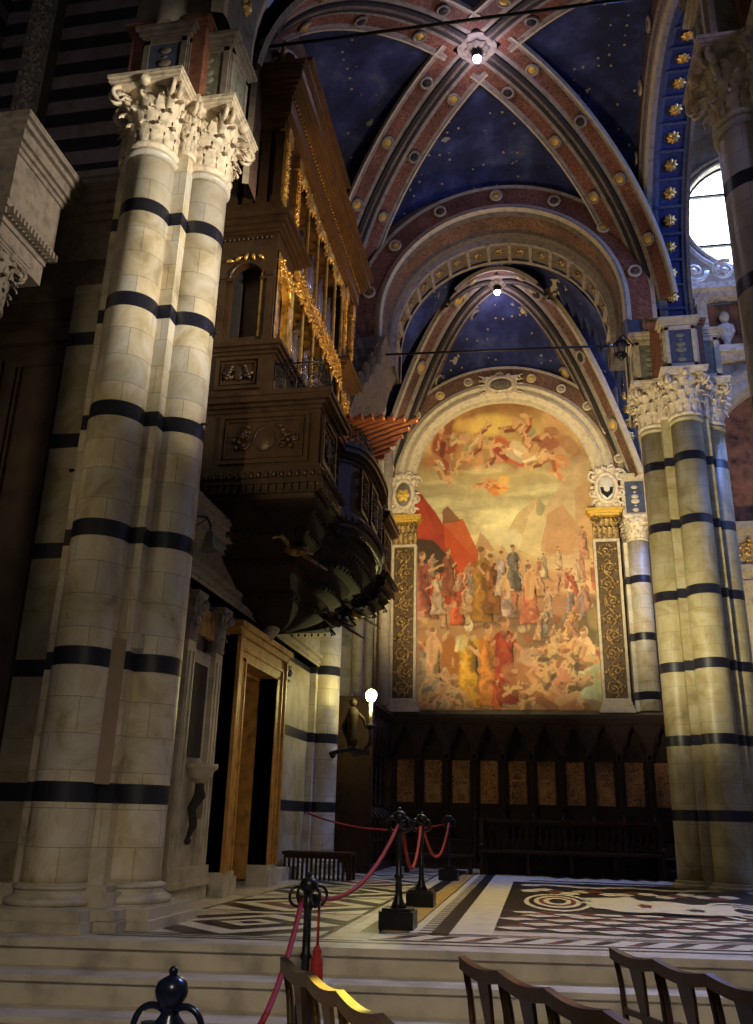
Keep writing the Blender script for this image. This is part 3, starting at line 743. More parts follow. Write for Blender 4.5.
# far bay side arch on the right with its own flowers (back leg shows beside the fresco)
t = arch_thing('rosette_arch', 'narrow blue arch leg with gilded flowers at the right of the fresco', (3.0, 23.7, 10.5))
mb = MB(); sweep_arch(mb, 22.1, 13.6, 0, [(1.75, 2.66), (1.62, 2.64), (1.58, 2.74), (1.6, 2.78), (1.6, 3.26), (1.58, 3.3), (1.62, 3.42)], plane='X', foot=10.5, mats=[0, 2, 2, 1, 2, 0])
mb.build('blue_soffit', ['cream_border', 'slate_paint', 'grey_moulding'], t)
for i in range(7):
    m_ = MB(); rosette(m_, (3.02, 23.68, 10.82+.44*i), (0, -1, 0), .14, 0, 8); m_.build('gilded_flower', 'gilding', t)
mb = MB(); mb.box(2.7, 3.0, 20.7, 24, 15.2, 18); mb.box(-4.9, -4.0, 20.7, 24, 13.9, 18); mb.build('wall_far_bay_upper', 'dark_plaster', kind='structure')
# wall arch over the fresco
WXc = -.66
t = arch_thing('wall_arch', 'painted wall arch with grey moulding directly above the large fresco', (WXc, 23.9, 10.6))
mb = MB(); sweep_arch(mb, WXc, 10.55, 0, [(3.74, 23.9), (3.72, 23.72), (3.62, 23.70), (3.20, 23.74), (3.14, 23.72)], foot=10.5, mats=[0, 0, 1, 0], n=48)
mb.build('painted_face', ['cream_border', 'brown_painted_band'], t)
for i in range(11):
    a = PI*(i+.5)/11; m_ = MB(); medallion(m_, (WXc+3.37*math.cos(a), 23.71, 10.55+3.37*math.sin(a)), (0, -1, 0), .12, 0, 1)
    m_.build('medallion', ['cream_border', 'gilt_paint' if i % 3 == 1 else 'grey_moulding'], t)

# ------------------------------------------------------------------ compound piers
def pier(name, label, cx, cy, mat, sides, ztop=9.85, hcap=1.15, off=.60, half=.48, plinth=True):
    t = thing(name, label, 'pier', (cx, cy, 0))
    mb = MB(); mb.box(cx-.52, cx+.52, cy-.52, cy+.52, .4 if plinth else 0, ztop+hcap-.05); mb.build('core', mat, t)
    if plinth:
        mb = MB()
        for a, b, z0, z1 in ((1.16, .66, 0, .10), (1.10, .60, .10, .20)):
            mb.box(cx-a, cx+a, cy-b, cy+b, z0, z1); mb.box(cx-b, cx+b, cy-a, cy+a, z0+.001, z1+.001); mb.box(cx-a*.78, cx+a*.78, cy-a*.78, cy+a*.78, z0+.002, z1-.002)
        mb.box(cx-.68, cx+.68, cy-.68, cy+.68, .2, .34); mb.box(cx-.62, cx+.62, cy-.62, cy+.62, .34, .40)
        mb.build('plinth', 'moulded_marble', t)
    for dx, dy in sides:
        x, y = cx+dx*off, cy+dy*off
        mb = MB(); attic_base(mb, x, y, .20 if plinth else 0, .35, .24 if plinth else .13); mb.build('base', 'moulded_marble', t)
        mb = MB(); mb.lathe(x, y, [(.355, .42 if plinth else .12), (.35, .5), (.35, 5), (.335, ztop-.12)], 32)
        mb.lathe(x, y, [(.335, ztop-.12), (.38, ztop-.09), (.38, ztop-.05), (.34, ztop-.02), (.34, ztop)], 32); mb.build('shaft', mat, t)
        mb = MB(); capital(mb, x, y, ztop, hcap, .34, half); mb.build('capital', 'carved_marble', t)
        if True:
            zt = ztop+hcap
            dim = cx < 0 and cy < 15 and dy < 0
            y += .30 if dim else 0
            mb = MB(); mb.box(x-.36, x+.36, y-.36, y+.36, zt, zt+1.15)
            for qx, qy in ((0, -1), (1, 0), (-1, 0)):      # raised frame on each face
                U = Vector((abs(qy), abs(qx), 0)); Wn = Vector((qx, qy, 0)); c = Vector((x, y, zt))+Wn*.36
                for a, b, z0, z1 in ((-.34, -.25, .06, 1.1), (.25, .34, .06, 1.1), (-.34, .34, .04, .14), (-.34, .34, 1.02, 1.12)):
                    p0 = c+U*a+Vector((0, 0, z0)); mb.obox(p0, U*(b-a), Wn*.03, (0, 0, z1-z0))
            mould(x-.36, x+.36, y-.36, y+.36, zt+1.15, [(.05, .03), (.07, .07), (.06, .12)], mb)
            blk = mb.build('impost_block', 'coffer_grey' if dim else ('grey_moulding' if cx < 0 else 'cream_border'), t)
            mb = MB()
            for qx, qy in ((0, -1), (1, 0), (-1, 0)):
                U = Vector((abs(qy), abs(qx), 0)); Wn = Vector((qx, qy, 0)); c = Vector((x, y, zt))+Wn*.362
                mb.obox(c+U*(-.25)+Vector((0, 0, .14)), U*.5, Wn*.008, (0, 0, .88), 0 if dy else 2)
                cc = c+Vector((0, 0, .2))+Wn*.01
                for z_, r_ in ((.05, .10), (.16, .04), (.30, .13), (.44, .12), (.56, .05), (.68, .10)):
                    mb.ball(cc+Vector((0, 0, z_)), r_, 8, 5, 2, (abs(qy)*.8+.2, abs(qx)*.8+.2, .6))
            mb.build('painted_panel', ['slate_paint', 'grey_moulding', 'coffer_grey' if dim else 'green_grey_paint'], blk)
    for sx_ in (-1, 1):
        for sy_ in (-1, 1):
            if (sx_, 0) not in sides and (0, sy_) not in sides: continue
            x, y = cx+sx_*.44, cy+sy_*.44
            mb = MB(); capital(mb, x, y, ztop+.1, hcap-.12, .13, .17); mb.build('corner_capital', 'carved_marble', t)
            zt = ztop+hcap
            mb = MB(); mb.box(x-.15, x+.15, y-.15, y+.15, zt-.03, zt+1.35); mould(x-.15, x+.15, y-.15, y+.15, zt+1.35, [(.06, .04), (.07, .09)], mb); mb.build('corner_block', 'terracotta_paint', t)
    return t
ALL = [(1, 0), (-1, 0), (0, 1), (0, -1)]
lp = pier('compound_pier', 'tall white marble pier of clustered columns with dark bands at the left', -5.07, 9.77, 'pier_marble', [(1, 0), (0, 1), (0, -1)], half=.52, off=.57)
pier('compound_pier', 'yellowish marble pier of clustered columns with dark bands at the right', 3.66, 19.42, 'right_pier_marble', ALL, plinth=False)
pier('compound_pier', 'nearest pier cut off by the right edge, dark bands in bluish light', 3.62, 9.80, 'pier_marble', ALL, half=.54)
pier('compound_pier', 'half-hidden banded pier on the left wall behind the candle sconce', -5.33, 19.6, 'pier_marble', [(1, 0), (0, -1)])
# soaring shafts and ribs above the left pier
t = thing('vault_springer', 'dark bundle of painted shafts rising above the left pier capitals', 'vault shaft', (-5.07, 9.77, 12.5))
for k, (dx, dy, mm) in enumerate(((0, -.62, 'grey_moulding'), (.3, -.3, 'terracotta_paint'), (.62, 0, 'green_grey_paint'), (.14, -.48, 'cream_border'), (.46, -.14, 'cream_border'))):
    mb = MB(); x, y = -5.07+dx, 9.77+dy
    mb.lathe(x, y, [(.20 if k < 3 else .07, 12.32), (.20 if k < 3 else .07, 17.5)], 10); mb.build('shaft', mm, t)
mb = MB(); mb.box(-5.7, -4.5, 9.25, 10.4, 12.25, 17.9); mb.build('core', 'dark_plaster', t)
# shallow brown board fixed between the columns of the left pier
mb = MB(); mb.obox((-4.86, 9.02, 1.42), (.27, .24, 0), (-.04, .05, 0), (0, 0, 1.60))
tag(mb.build('cover_board', 'brown_board'), 'plain brown board strapped between the two columns of the left pier', 'board')
mb = MB(); mb.box(-4.55, -4.45, 9.28, 9.38, 2.93, 3.10)
tag(mb.build('junction_box', 'moulded_marble'), 'small grey box on the left pier above the brown board', 'box')
for i, (x, y, z, lab) in enumerate(((-4.10, 9.72, 7.30, 'small iron hook on the inner column of the left pier, by the organ case'), (-4.10, 9.72, 5.95, 'small iron hook on the inner column of the left pier, beside the gallery panel'), (-5.60, 9.30, 5.2, 'iron clamp on the outer left edge of the left pier'), (4.62, 19.2, 3.2, 'iron bracket on the right-hand pier near the frame edge'))):
    mb = MB(); mb.tube([(x-.08, y, z), (x+.03, y-.02, z), (x+.06, y-.03, z+.03)], [.022, .016, .01], 6); mb.ball((x+.06, y-.03, z+.03), .02, 6, 4)
    tag(mb.build('iron_hook', 'wrought_iron'), lab, 'hook')

# ================================================================== BACK WALL: fresco, frame, pilasters
def make_fresco():
    """a generic painted crowd under a stormy sky with tents, angels' clouds above; colours are pigment on the wall"""
    W_, H_ = 360, 600
    rng = np.random.RandomState(5)
    yy, xx = np.mgrid[0:H_, 0:W_]; X = 416+190*xx/(W_-1.0); Y = 400+312*yy/(H_-1.0)   # working units
    def fbm(s0, oct_=5, seed=0):
        r = np.random.RandomState(seed); out = np.zeros((H_, W_)); amp = 1; tot = 0
        for o in range(oct_):
            n_ = s0*2**o; g = r.rand(int(n_*H_/W_)+3, n_+3)
            gy = yy/(H_-1)*(g.shape[0]-2.001); gx = xx/(W_-1)*(g.shape[1]-2.001); iy = gy.astype(int); ix = gx.astype(int); fy = gy-iy; fx = gx-ix
            fy = fy*fy*(3-2*fy); fx = fx*fx*(3-2*fx)
            out += amp*((g[iy, ix]*(1-fx)+g[iy, ix+1]*fx)*(1-fy)+(g[iy+1, ix]*(1-fx)+g[iy+1, ix+1]*fx)*fy); tot += amp; amp *= .55
        return out/tot
    n1, n2, n3 = fbm(5, 6, 1), fbm(7, 6, 2), fbm(22, 4, 3); n4, n5 = fbm(30, 3, 8), fbm(30, 3, 9)
    img = np.zeros((H_, W_, 3))
    stops = [(400, (.36, .20, .09)), (430, (.58, .42, .18)), (462, (.40, .27, .15)), (480, (.50, .42, .24)), (505, (.50, .46, .30)), (525, (.88, .82, .56)), (545, (.80, .68, .44)), (575, (.55, .38, .22)), (610, (.46, .27, .16)), (650, (.40, .24, .14)), (712, (.42, .26, .15))]
    for c in range(3): img[..., c] = np.interp(Y+22*(n1-.5), [s[0] for s in stops], [s[1][c] for s in stops])
    def put(mask, col, a=1.0):
        m = np.clip(mask, 0, 1)[..., None]*a; img[:] = img*(1-m)+np.array(col)*m
    def ell(cx, cy, rx, ry, col, a=.9, soft=.25, rot=0, wob=3):
        soft = soft*.6; c, s = math.cos(rot), math.sin(rot); dx = X-cx+wob*((n2-.5)*2+(n4-.5)*1.2); dy = Y-cy+wob*((n1-.5)*2+(n5-.5)*1.2)
        q = ((dx*c+dy*s)/rx)**2+((-dx*s+dy*c)/ry)**2; put((1+soft-q)/(2*soft), col, a)
    def poly(pts, col, a=.95, wob=4):
        px, py = X+wob*(n2-.5), Y+wob*(n1-.5); ins = np.zeros(X.shape, bool); j = len(pts)-1
        for i in range(len(pts)):
            xi, yi = pts[i]; xj, yj = pts[j]
            ins ^= ((yi > py) != (yj > py)) & (px < (xj-xi)*(py-yi)/((yj-yi) or 1e-9)+xi); j = i
        put(ins.astype(float), col, a)
    # heavens: warm clouds, glow, reclining figures
    for k in range(60):
        a = rng.rand(); cx = 425+160*rng.rand(); cy = 412+50*rng.rand()**.8
        ell(cx, cy, 6+9*rng.rand(), 3+6*rng.rand(), [(.42, .20, .09), (.50, .30, .13), (.34, .15, .08), (.62, .46, .22), (.58, .34, .20)][rng.randint(5)], .55, .5, rng.rand()*3)
    ell(498, 424, 26, 12, (.78, .60, .22), .8, .8); ell(470, 424, 12, 7, (.72, .52, .2), .6, .8)
    ell(448, 443, 14, 17, (.32, .09, .05), .85, .4, .3); ell(452, 422, 6, 14, (.30, .12, .06), .8, .4, .2); ell(438, 462, 16, 6, (.42, .2, .1), .7, .5)
    ell(512, 452, 9, 16, (.50, .14, .08), .7, .4, -.4); ell(530, 455, 8, 15, (.74, .62, .44), .7, .4, -.5)
    for (x, y, r, c) in ((476, 452, 9, (.36, .38, .2)), (488, 444, 8, (.62, .42, .26)), (545, 438, 8, (.3, .36, .22)), (560, 448, 13, (.36, .14, .08)), (566, 436, 8, (.40, .2, .1)), (534, 430, 7, (.7, .5, .32)), (556, 462, 8, (.68, .5, .3)), (566, 476, 8, (.62, .3, .14)), (574, 470, 9, (.66, .28, .1)), (570, 482, 6, (.72, .48, .3)), (500, 492, 11, (.62, .26, .08)), (512, 490, 10, (.72, .45, .14)), (492, 490, 5, (.45, .16, .1)), (470, 438, 7, (.6, .4, .26)), (506, 460, 10, (.66, .34, .24)), (486, 466, 8, (.6, .36, .2)), (536, 416, 5, (.72, .5, .3)), (528, 422, 7, (.64, .4, .24))):
        ell(x, y, r, r*.62, c, .85, .4, rng.rand()*2)
    # horizontal cloud veils
    for k in range(26):
        ell(420+175*rng.rand(), 472+60*rng.rand(), 20+34*rng.rand(), 2+4*rng.rand(), [(.44, .38, .25), (.62, .56, .38), (.36, .30, .2), (.72, .66, .44)][rng.randint(4)], .35, .7, .06*rng.randn())
    # mountains and distant town
    poly([(505, 560), (525, 520), (545, 505), (556, 515), (570, 498), (590, 470), (612, 470), (612, 570)], (.56, .40, .24), .7, 8); poly([(525, 560), (535, 524), (548, 508), (556, 540), (552, 566)], (.72, .62, .42), .7, 8)
    poly([(548, 560), (556, 524), (572, 516), (584, 534), (580, 566)], (.54, .30, .18), .6, 8); poly([(580, 560), (588, 500), (612, 480), (612, 560)], (.50, .30, .18), .5, 8)
    ell(549, 516, 5, 9, (.34, .33, .2), .7); ell(505, 544, 22, 10, (.74, .68, .5), .6, .7); ell(520, 552, 10, 12, (.78, .72, .56), .7)
    poly([(480, 556), (486, 540), (494, 548), (500, 560)], (.54, .30, .18), .7); ell(470, 536, 20, 8, (.5, .42, .28), .5, .6)
    # tents
    poly([(410, 612), (410, 496), (424, 498), (446, 530), (480, 568), (470, 600), (452, 612)], (.42, .065, .03), .97, 3)
    poly([(446, 528), (468, 526), (484, 562), (474, 600), (450, 560)], (.58, .13, .04), .9, 3); poly([(446, 516), (452, 512), (466, 528), (446, 530)], (.30, .14, .08), .9, 2)
    poly([(410, 545), (436, 548), (462, 574), (440, 582), (410, 575)], (.075, .06, .035), .92, 4); poly([(414, 500), (422, 500), (440, 545), (418, 545)], (.52, .10, .045), .7, 3)
    # rock shelves right
    for (x, y, rx, ry, c) in ((580, 575, 30, 10, (.66, .50, .34)), (590, 596, 24, 9, (.70, .54, .38)), (560, 590, 20, 8, (.60, .38, .24)), (545, 640, 32, 18, (.22, .16, .11)), (600, 630, 20, 22, (.17, .13, .08)), (570, 615, 30, 9, (.44, .26, .17)), (500, 626, 40, 10, (.26, .16, .12)), (450, 628, 50, 7, (.50, .34, .18)), (470, 648, 60, 14, (.46, .28, .15)), (500, 700, 80, 12, (.50, .34, .2))):
        ell(x, y, rx, ry, c, .75, .5)
    # one painted person: shaded robe, head, arms
    def limb(x0, y0, x1, y1, w0, w1, col, a=.9):
        px, py = X+1.2*(n4-.5), Y+1.2*(n5-.5); dx, dy = x1-x0, y1-y0; t = np.clip(((px-x0)*dx+(py-y0)*dy)/(dx*dx+dy*dy+1e-6), 0, 1)
        d = np.hypot(px-x0-t*dx, py-y0-t*dy); w_ = w0+(w1-w0)*t; put((w_+.5-d), col, a)
    def fig(x, y, h, robe, skin=(.66, .42, .26), lean=0.0, arms=1, a=.92, bare=False):
        lean *= .35; sh = .095*h; hip = .11*h; hem = .16*h; hx = x+lean*h*.5; yS, yH = y-h*.78, y-h*.45
        px, py = X+3*(n4-.5)+1.5*(n2-.5), Y+3*(n5-.5)
        t = np.clip((y-py)/(.80*h), 0, 1.0001); cxx = x+lean*h*.5*t; wid = np.interp(t, [0, .12, .55, .9, 1.0], [hem, hem*.95, hip, sh*1.15, sh*.5])
        u = (px-cxx)/(wid+1e-6); ins = (np.abs(u) < 1) & (py < y) & (py > y-.80*h)
        fold = .92+.26*np.cos(u*3.2+t*5+x+6*n4)-.34*u+.30*(n5-.5)-.22*(np.abs(u) > .8)-.12*t
        col = np.clip(np.array(robe)[None, None, :]*fold[..., None], 0, .95); m = ins[..., None]*a; img[:] = img*(1-m)+col*m
        if bare: limb(hx-lean*2, yS+.02*h, x+lean*h*.25, yH, sh*.95, sh*.75, skin, .92); limb(hx-sh*.3, yS+.05*h, x+lean*h*.2-sh*.3, yH, sh*.3, sh*.25, tuple(c*.7 for c in skin), .5)
        if arms:
            for sg in (-1, 1):
                ex, ey = hx+sg*(sh+.06*h*rng.rand()), yS+h*(.10+.10*rng.rand()); wx, wy = ex+h*.13*(rng.rand()*1.6-.8+.3*sg), ey+h*(.12-.26*rng.rand())
                limb(hx+sg*sh*.8, yS+.03*h, ex, ey, .032*h, .026*h, skin if bare else tuple(c*.85 for c in robe)); limb(ex, ey, wx, wy, .024*h, .017*h, skin)
        ell(hx+.01*h, y-h*.89, h*.052, h*.068, skin, .97, .35, 0, .6); ell(hx-.015*h, y-h*.925, h*.05, h*.038, (.20, .11, .06), .75, .4, 0, .6); limb(hx, y-h*.84, hx, yS, .025*h, .03*h, tuple(c*.8 for c in skin), .8)
        limb(x-hem*.7, y, x+hem*1.4, y+1, 1.2, .6, (.14, .08, .05), .45)
    def small(x, y, h, ang, robe, skin=(.64, .43, .25)):
        c, s = math.cos(ang), math.sin(ang); b = rng.rand()*1.4-.7
        P = lambda u, v: (x+h*(u*c-v*s), y+h*(u*s+v*c))
        for (a_, b_, w0, w1, cc) in ((P(-.1, 0), P(.28, .03), .11, .10, robe), (P(.28, .03), P(.55, .18*b), .085, .05, robe), (P(.26, .0), P(.5, -.16), .075, .04, skin), (P(-.12, 0), P(-.3, .12+.1*b), .05, .035, skin), (P(-.08, -.05), P(.08, -.26*b), .045, .03, skin), (P(-.05, .06), P(.2, .12), .07, .06, tuple(q*.6 for q in robe)), (P(.5, -.16), P(.62, .02), .04, .025, skin)):
            limb(*a_, *b_, w0*h, w1*h, cc, .9)
        q = P(-.25, -.05); ell(q[0], q[1], .065*h, .075*h, skin, .95, .35, 0, .5); ell(q[0]-.02*h, q[1]-.04*h, .06*h, .04*h, (.24, .13, .07), .7, .4, 0, .5)
    robes = [(.50, .20, .13), (.56, .36, .24), (.42, .13, .09), (.60, .50, .36), (.36, .34, .30), (.60, .36, .12), (.50, .28, .2), (.30, .26, .28), (.62, .46, .34), (.45, .10, .06)]
    for row, (yb, n, hmin) in enumerate(((592, 16, 20), (606, 15, 24), (622, 14, 28))):
        for k in range(n):
            x = 416+190*(k+.5)/n+6*rng.randn(); 
            if row == 0 and x < 470: pass
            fig(x, yb+5*rng.randn(), hmin+5*rng.rand(), robes[rng.randint(10)], (.66+.1*rng.rand(), .42, .27), .5*rng.randn(), a=.8)
    fig(424, 624, 68, (.46, .17, .13)); fig(440, 622, 44, (.58, .46, .36)); fig(462, 632, 48, (.56, .14, .06), (.7, .48, .32), -.3)
    fig(452, 604, 50, (.34, .14, .08)); fig(486, 630, 78, (.40, .22, .05), (.5, .3, .17), .1); fig(497, 622, 62, (.34, .16, .06)); fig(508, 604, 46, (.52, .42, .42)); fig(520, 600, 48, (.22, .20, .20)); fig(514, 626, 46, (.50, .38, .36), (.7, .48, .3), -.5, bare=True)
    fig(534, 632, 60, (.56, .22, .14), (.66, .42, .25), .2, bare=True); fig(551, 588, 26, (.5, .42, .32)); fig(566, 580, 24, (.62, .46, .3)); fig(592, 570, 34, (.52, .3, .2))
    for k in range(16): fig(538+62*rng.rand(), 640+55*rng.rand(), 24+8*rng.rand(), robes[rng.randint(10)], (.70, .46, .30), 1.2*rng.randn(), a=.85)
    ell(604, 634, 16, 22, (.20, .16, .09), .9, .3); ell(602, 628, 11, 12, (.38, .30, .18), .7, .5)
    fig(428, 690, 42, (.36, .34, .26)); fig(436, 694, 62, (.60, .42, .27), (.68, .44, .27), 0, bare=True); fig(452, 708, 40, (.60, .36, .2), bare=True)
    ell(454, 662, 10, 20, (.40, .17, .035), .9, .4); ell(446, 700, 14, 12, (.34, .3, .24), .6)
    fig(472, 710, 86, (.66, .40, .055), (.78, .68, .5)); ell(466, 650, 6, 8, (.60, .58, .40), .6, .4, -.4)
    fig(492, 708, 80, (.58, .26, .06), (.66, .42, .26)); fig(508, 706, 84, (.44, .075, .04), (.6, .34, .2), .05); fig(500, 712, 30, (.54, .16, .07), arms=0)
    for (x, y, rx, ry, c, ro) in ((540, 700, 34, 6, (.74, .50, .32), .25), (556, 692, 24, 8, (.62, .32, .2), -.2), (524, 682, 18, 12, (.44, .22, .11), .3), (552, 676, 16, 12, (.66, .36, .26), .5), (562, 662, 14, 12, (.64, .42, .32), 0), (534, 664, 12, 10, (.56, .38, .28), .4), (546, 704, 20, 5, (.7, .46, .28), .2), (575, 690, 14, 12, (.60, .30, .2), .3)): ell(x, y, rx, ry, c, .8, .45, ro, 5)
    fig(588, 706, 74, (.50, .56, .42), (.76, .56, .38), -.1, bare=True); ell(596, 690, 11, 26, (.54, .62, .46), .7, .4); ell(586, 708, 18, 6, (.34, .2, .12), .7)
    for k in range(26): small(528+54*rng.rand(), 652+52*rng.rand(), 26+10*rng.rand(), rng.randn()*.7-.3, [(.56, .30, .16), (.46, .18, .10), (.50, .38, .22), (.34, .24, .14), (.26, .20, .13)][rng.randint(5)])
    for k in range(10): small(422+50*rng.rand(), 690+18*rng.rand(), 24+10*rng.rand(), rng.randn(), [(.44, .36, .24), (.56, .36, .22), (.36, .34, .28)][rng.randint(3)])
    small(545, 700, 62, .22, (.56, .30, .17)); small(520, 694, 44, .1, (.40, .20, .10))
    for k in range(22):
        ax_ = 436+128*rng.rand(); small(ax_, 428+40*rng.rand()+.0022*(ax_-500)**2, 20+11*rng.rand(), rng.rand()*3-1.5, [(.46, .15, .09), (.60, .40, .22), (.36, .38, .22), (.66, .34, .18), (.40, .18, .10), (.72, .60, .40)][rng.randint(6)])
    small(510, 452, 52, .6, (.54, .15, .09)); small(524, 458, 46, .35, (.80, .70, .52)); small(450, 446, 46, 1.5, (.34, .10, .055), (.42, .22, .12)); small(568, 470, 34, 1.2, (.62, .28, .12)); small(503, 491, 24, .2, (.66, .30, .10)); small(488, 491, 18, 3.0, (.6, .3, .14))
    for k in range(120):
        ell(418+184*rng.rand(), 585+126*rng.rand(), 1.5+4*rng.rand(), 1+3*rng.rand(), [(.72, .5, .34), (.24, .12, .08), (.6, .3, .18), (.66, .56, .4), (.40, .14, .08)][rng.randint(5)], .45, .5, rng.rand()*3, 2)
    img = np.clip(img, 0, 1)**1.25*np.array([1.0, .95, .80]); img *= (.78+.44*n3)[..., None]; img *= (.9+.2*rng.rand(H_, W_))[..., None]
    img = np.clip(img, 0, 1)
    # mesh: rectangle with a round head, standing at the wall
    cx, zb, zs_, hw = -.66, 3.95, 10.55, 2.60
    ztop = zs_+hw
    Z = ztop-(ztop-zb)*yy/(H_-1.0); Xw = cx-hw+2*hw*xx/(W_-1.0)
    keep = (Z <= zs_) | ((Xw-cx)**2+(Z-zs_)**2 <= (hw+.05)**2)
    me = bpy.data.meshes.new('fresco'); nv = H_*W_
    co_ = np.stack([Xw, np.full_like(Xw, 23.93)+.0, Z], -1).reshape(-1, 3)
    idx = np.arange(nv).reshape(H_, W_); q = np.stack([idx[1:, :-1], idx[1:, 1:], idx[:-1, 1:], idx[:-1, :-1]], -1)
    kq = keep[1:, :-1] & keep[1:, 1:] & keep[:-1, 1:] & keep[:-1, :-1]; q = q[kq]
    used = np.zeros(nv, bool); used[q.ravel()] = True; remap = np.cumsum(used)-1; co_ = co_[used]; q = remap[q]; colr = img.reshape(-1, 3)[used]
    me.vertices.add(len(co_)); me.vertices.foreach_set('co', co_.ravel()); me.loops.add(q.size); me.loops.foreach_set('vertex_index', q.ravel().astype(np.int32))
    me.polygons.add(len(q)); me.polygons.foreach_set('loop_start', np.arange(0, q.size, 4, dtype=np.int32)); me.polygons.foreach_set('loop_total', np.full(len(q), 4, np.int32))
    me.update(calc_edges=True)
    at = me.color_attributes.new('pigment', 'FLOAT_COLOR', 'POINT'); at.data.foreach_set('color', np.concatenate([colr, np.ones((len(colr), 1))], 1).ravel())
    m, n, b = nt('fresco_pigment'); a_ = N(n, 'ShaderNodeAttribute', attribute_name='pigment'); L(n, a_.outputs['Color'], b.inputs['Base Color']); b.inputs['Roughness'].default_value = .75
    me.materials.append(m); o = bpy.data.objects.new('fresco', me); C.objects.link(o)
    return tag(o, 'large round-topped fresco of a crowd, red tents and clouds above the choir stalls', 'painting')
make_fresco()
FX, FZ = -.66, 10.55
t = thing('arched_frame', 'pale stepped stone arch moulding around the top of the large fresco', 'frame', (FX, 23.9, 9.0))
mb = MB(); sweep_arch(mb, FX, FZ, 0, [(3.18, 23.9), (3.16, 23.70), (3.06, 23.66), (2.98, 23.72), (2.92, 23.74), (2.90, 23.68), (2.80, 23.66), (2.72, 23.72), (2.66, 23.78), (2.58, 23.80), (2.56, 23.92)], n=56, foot=10.4)
mb.build('moulding', 'cream_border', t)
mb = MB()
for s in (-1, 1):
    mb.box(FX+s*2.9-.28, FX+s*2.9+.28, 23.62, 23.95, 10.36, 10.48)
mb.build('impost', 'moulded_marble', t)
def relief_pilaster(lab, x, s):
    t = thing('carved_pilaster', lab, 'pilaster', (x, 23.9, 3.9))
    mb = MB(); mb.box(x-.36, x+.36, 23.70, 23.95, 4.15, 8.62)
    for z0, p, h in ((3.86, .10, .10), (3.96, .07, .09), (4.05, .03, .10)): mb.box(x-.36-p, x+.36+p, 23.70-p, 23.95, z0, z0+h)
    for a, b in ((-.36, -.29), (.29, .36)): mb.box(x+a, x+b, 23.65, 23.70, 4.15, 8.62)
    mb.box(x-.29, x+.29, 23.65, 23.70, 4.15, 4.23); mb.box(x-.29, x+.29, 23.65, 23.70, 8.54, 8.62)
    mb.build('shaft', 'cream_border', t)
    mb = MB(); mb.box(x-.285, x+.285, 23.685, 23.70, 4.23, 8.54); mb.build('field', 'matte_bronze', t)
    mb = MB(); vine_panel(mb, (x-.27, 23.685, 4.25), (1, 0, 0), (0, 0, 1), (0, -1, 0), .54, 4.26, .046, per=.46); mb.build('vine_relief', 'dull_gilding', t)
    mb = MB(); xx0, xx1 = x-.34, x+.34
    mb.box(xx0, xx1, 23.72, 23.95, 8.62, 9.3)
    for k in range(5):
        acanthus(mb, x-.28+.14*k, 23.74, 8.66, .02, .34, .14, .07, -PI/2)
        if k < 4: acanthus(mb, x-.21+.14*k, 23.74, 8.9, .03, .34, .18, .07, -PI/2)
    for sg in (-1, 1): spiral(mb, Vector((x+sg*.27, 23.58, 9.14)), Vector((sg, 0, 0)), Vector((0, 0, 1)), Vector((0, -1, 0)), 0, 0, .13, 1.4, .03, -1, PI/2)
    mb.build('capital', 'dull_gilding', t)
    mb = MB(); mould(x-.36, x+.36, 23.60, 23.95, 9.28, [(.06, .04), (.07, .10), (.07, .15)], mb, (1, 1, 1, 0)); mb.build('abacus', 'gilt_paint', t)
relief_pilaster('carved pilaster with gilded vine relief left of the fresco', -3.52, -1)
relief_pilaster('carved pilaster with gilded vine relief right of the fresco', 2.16, 1)
def cartouche(lab, x, y, z, w_, h, centre):
    t = thing('cartouche', lab, 'coat of arms', (x, y, z-h/2))
    U, V, W = Vector((1, 0, 0)), Vector((0, 0, 1)), Vector((0, -1, 0)); o = Vector((x, y, z))
    mb = MB()
    ring = [o+U*w_*.30*math.cos(a)+V*h*.33*math.sin(a)+W*.05 for a in [2*PI*i/28 for i in range(28)]]
    mb.tube(ring, .05*h, 6, 0, True)
    for sg in (-1, 1):
        for (a, b_, r, st) in ((.36, .30, .17, 0), (.40, -.10, .15, 2), (.26, -.36, .13, 3), (.18, .44, .10, 1)):
            spiral(mb, o, U, V, W, sg*a*w_, b_*h, r*h, 1.3, .035*h, sg, st)
        for k in range(5): leafblob(mb, o, U, V, W, sg*w_*.34, h*(.36-.17*k), (.4-.2*k) if sg > 0 else PI-(.4-.2*k), w_*.2, .06*h)
    for k in range(5): leafblob(mb, o, U, V, W, (k-2)*.1*w_, .40*h, PI/2+.3*(2-k), .14*h, .05*h)
    mb.box(x-w_*.36, x+w_*.36, y-.02, y+.06, z-h*.44, z+h*.44)
    mb.build('scrollwork', 'carved_marble', t)
    mb = MB(); mb.ball(o+W*.03, 1.0, 20, 12, 0, (w_*.24, .10, h*.28)); sh = mb.build('shield', centre, t)
    return t, sh
t, sh = cartouche('scrolled cartouche with golden shield above the left carved pilaster', -3.56, 23.62, 10.15, .92, 1.30, 'dark_plaster')
mb = MB(); rosette(mb, (-3.56, 23.52, 10.1), (0, -1, 0), .19, 0, 6); mb.build('gold_charge', 'gilt_paint', sh)
t, sh = cartouche('scrolled cartouche with black and white shield above the right carved pilaster', 2.26, 23.62, 10.1, .92, 1.30, 'white_marble')
mb = MB(); mb.prism([(-.17, 0), (.17, 0), (.17, .04), (-.17, .04)], 0, .1)
mb = MB(); b = 0; P_ = [(-.18, .02), (.18, .02), (.15, -.16), (0, -.30), (-.15, -.16)]
mb.v = [(2.26+a, 23.50, 10.08+c) for a, c in P_]+[(2.26+a, 23.56, 10.08+c) for a, c in P_]
mb.face([4, 3, 2, 1, 0]); mb.face([5, 6, 7, 8, 9])
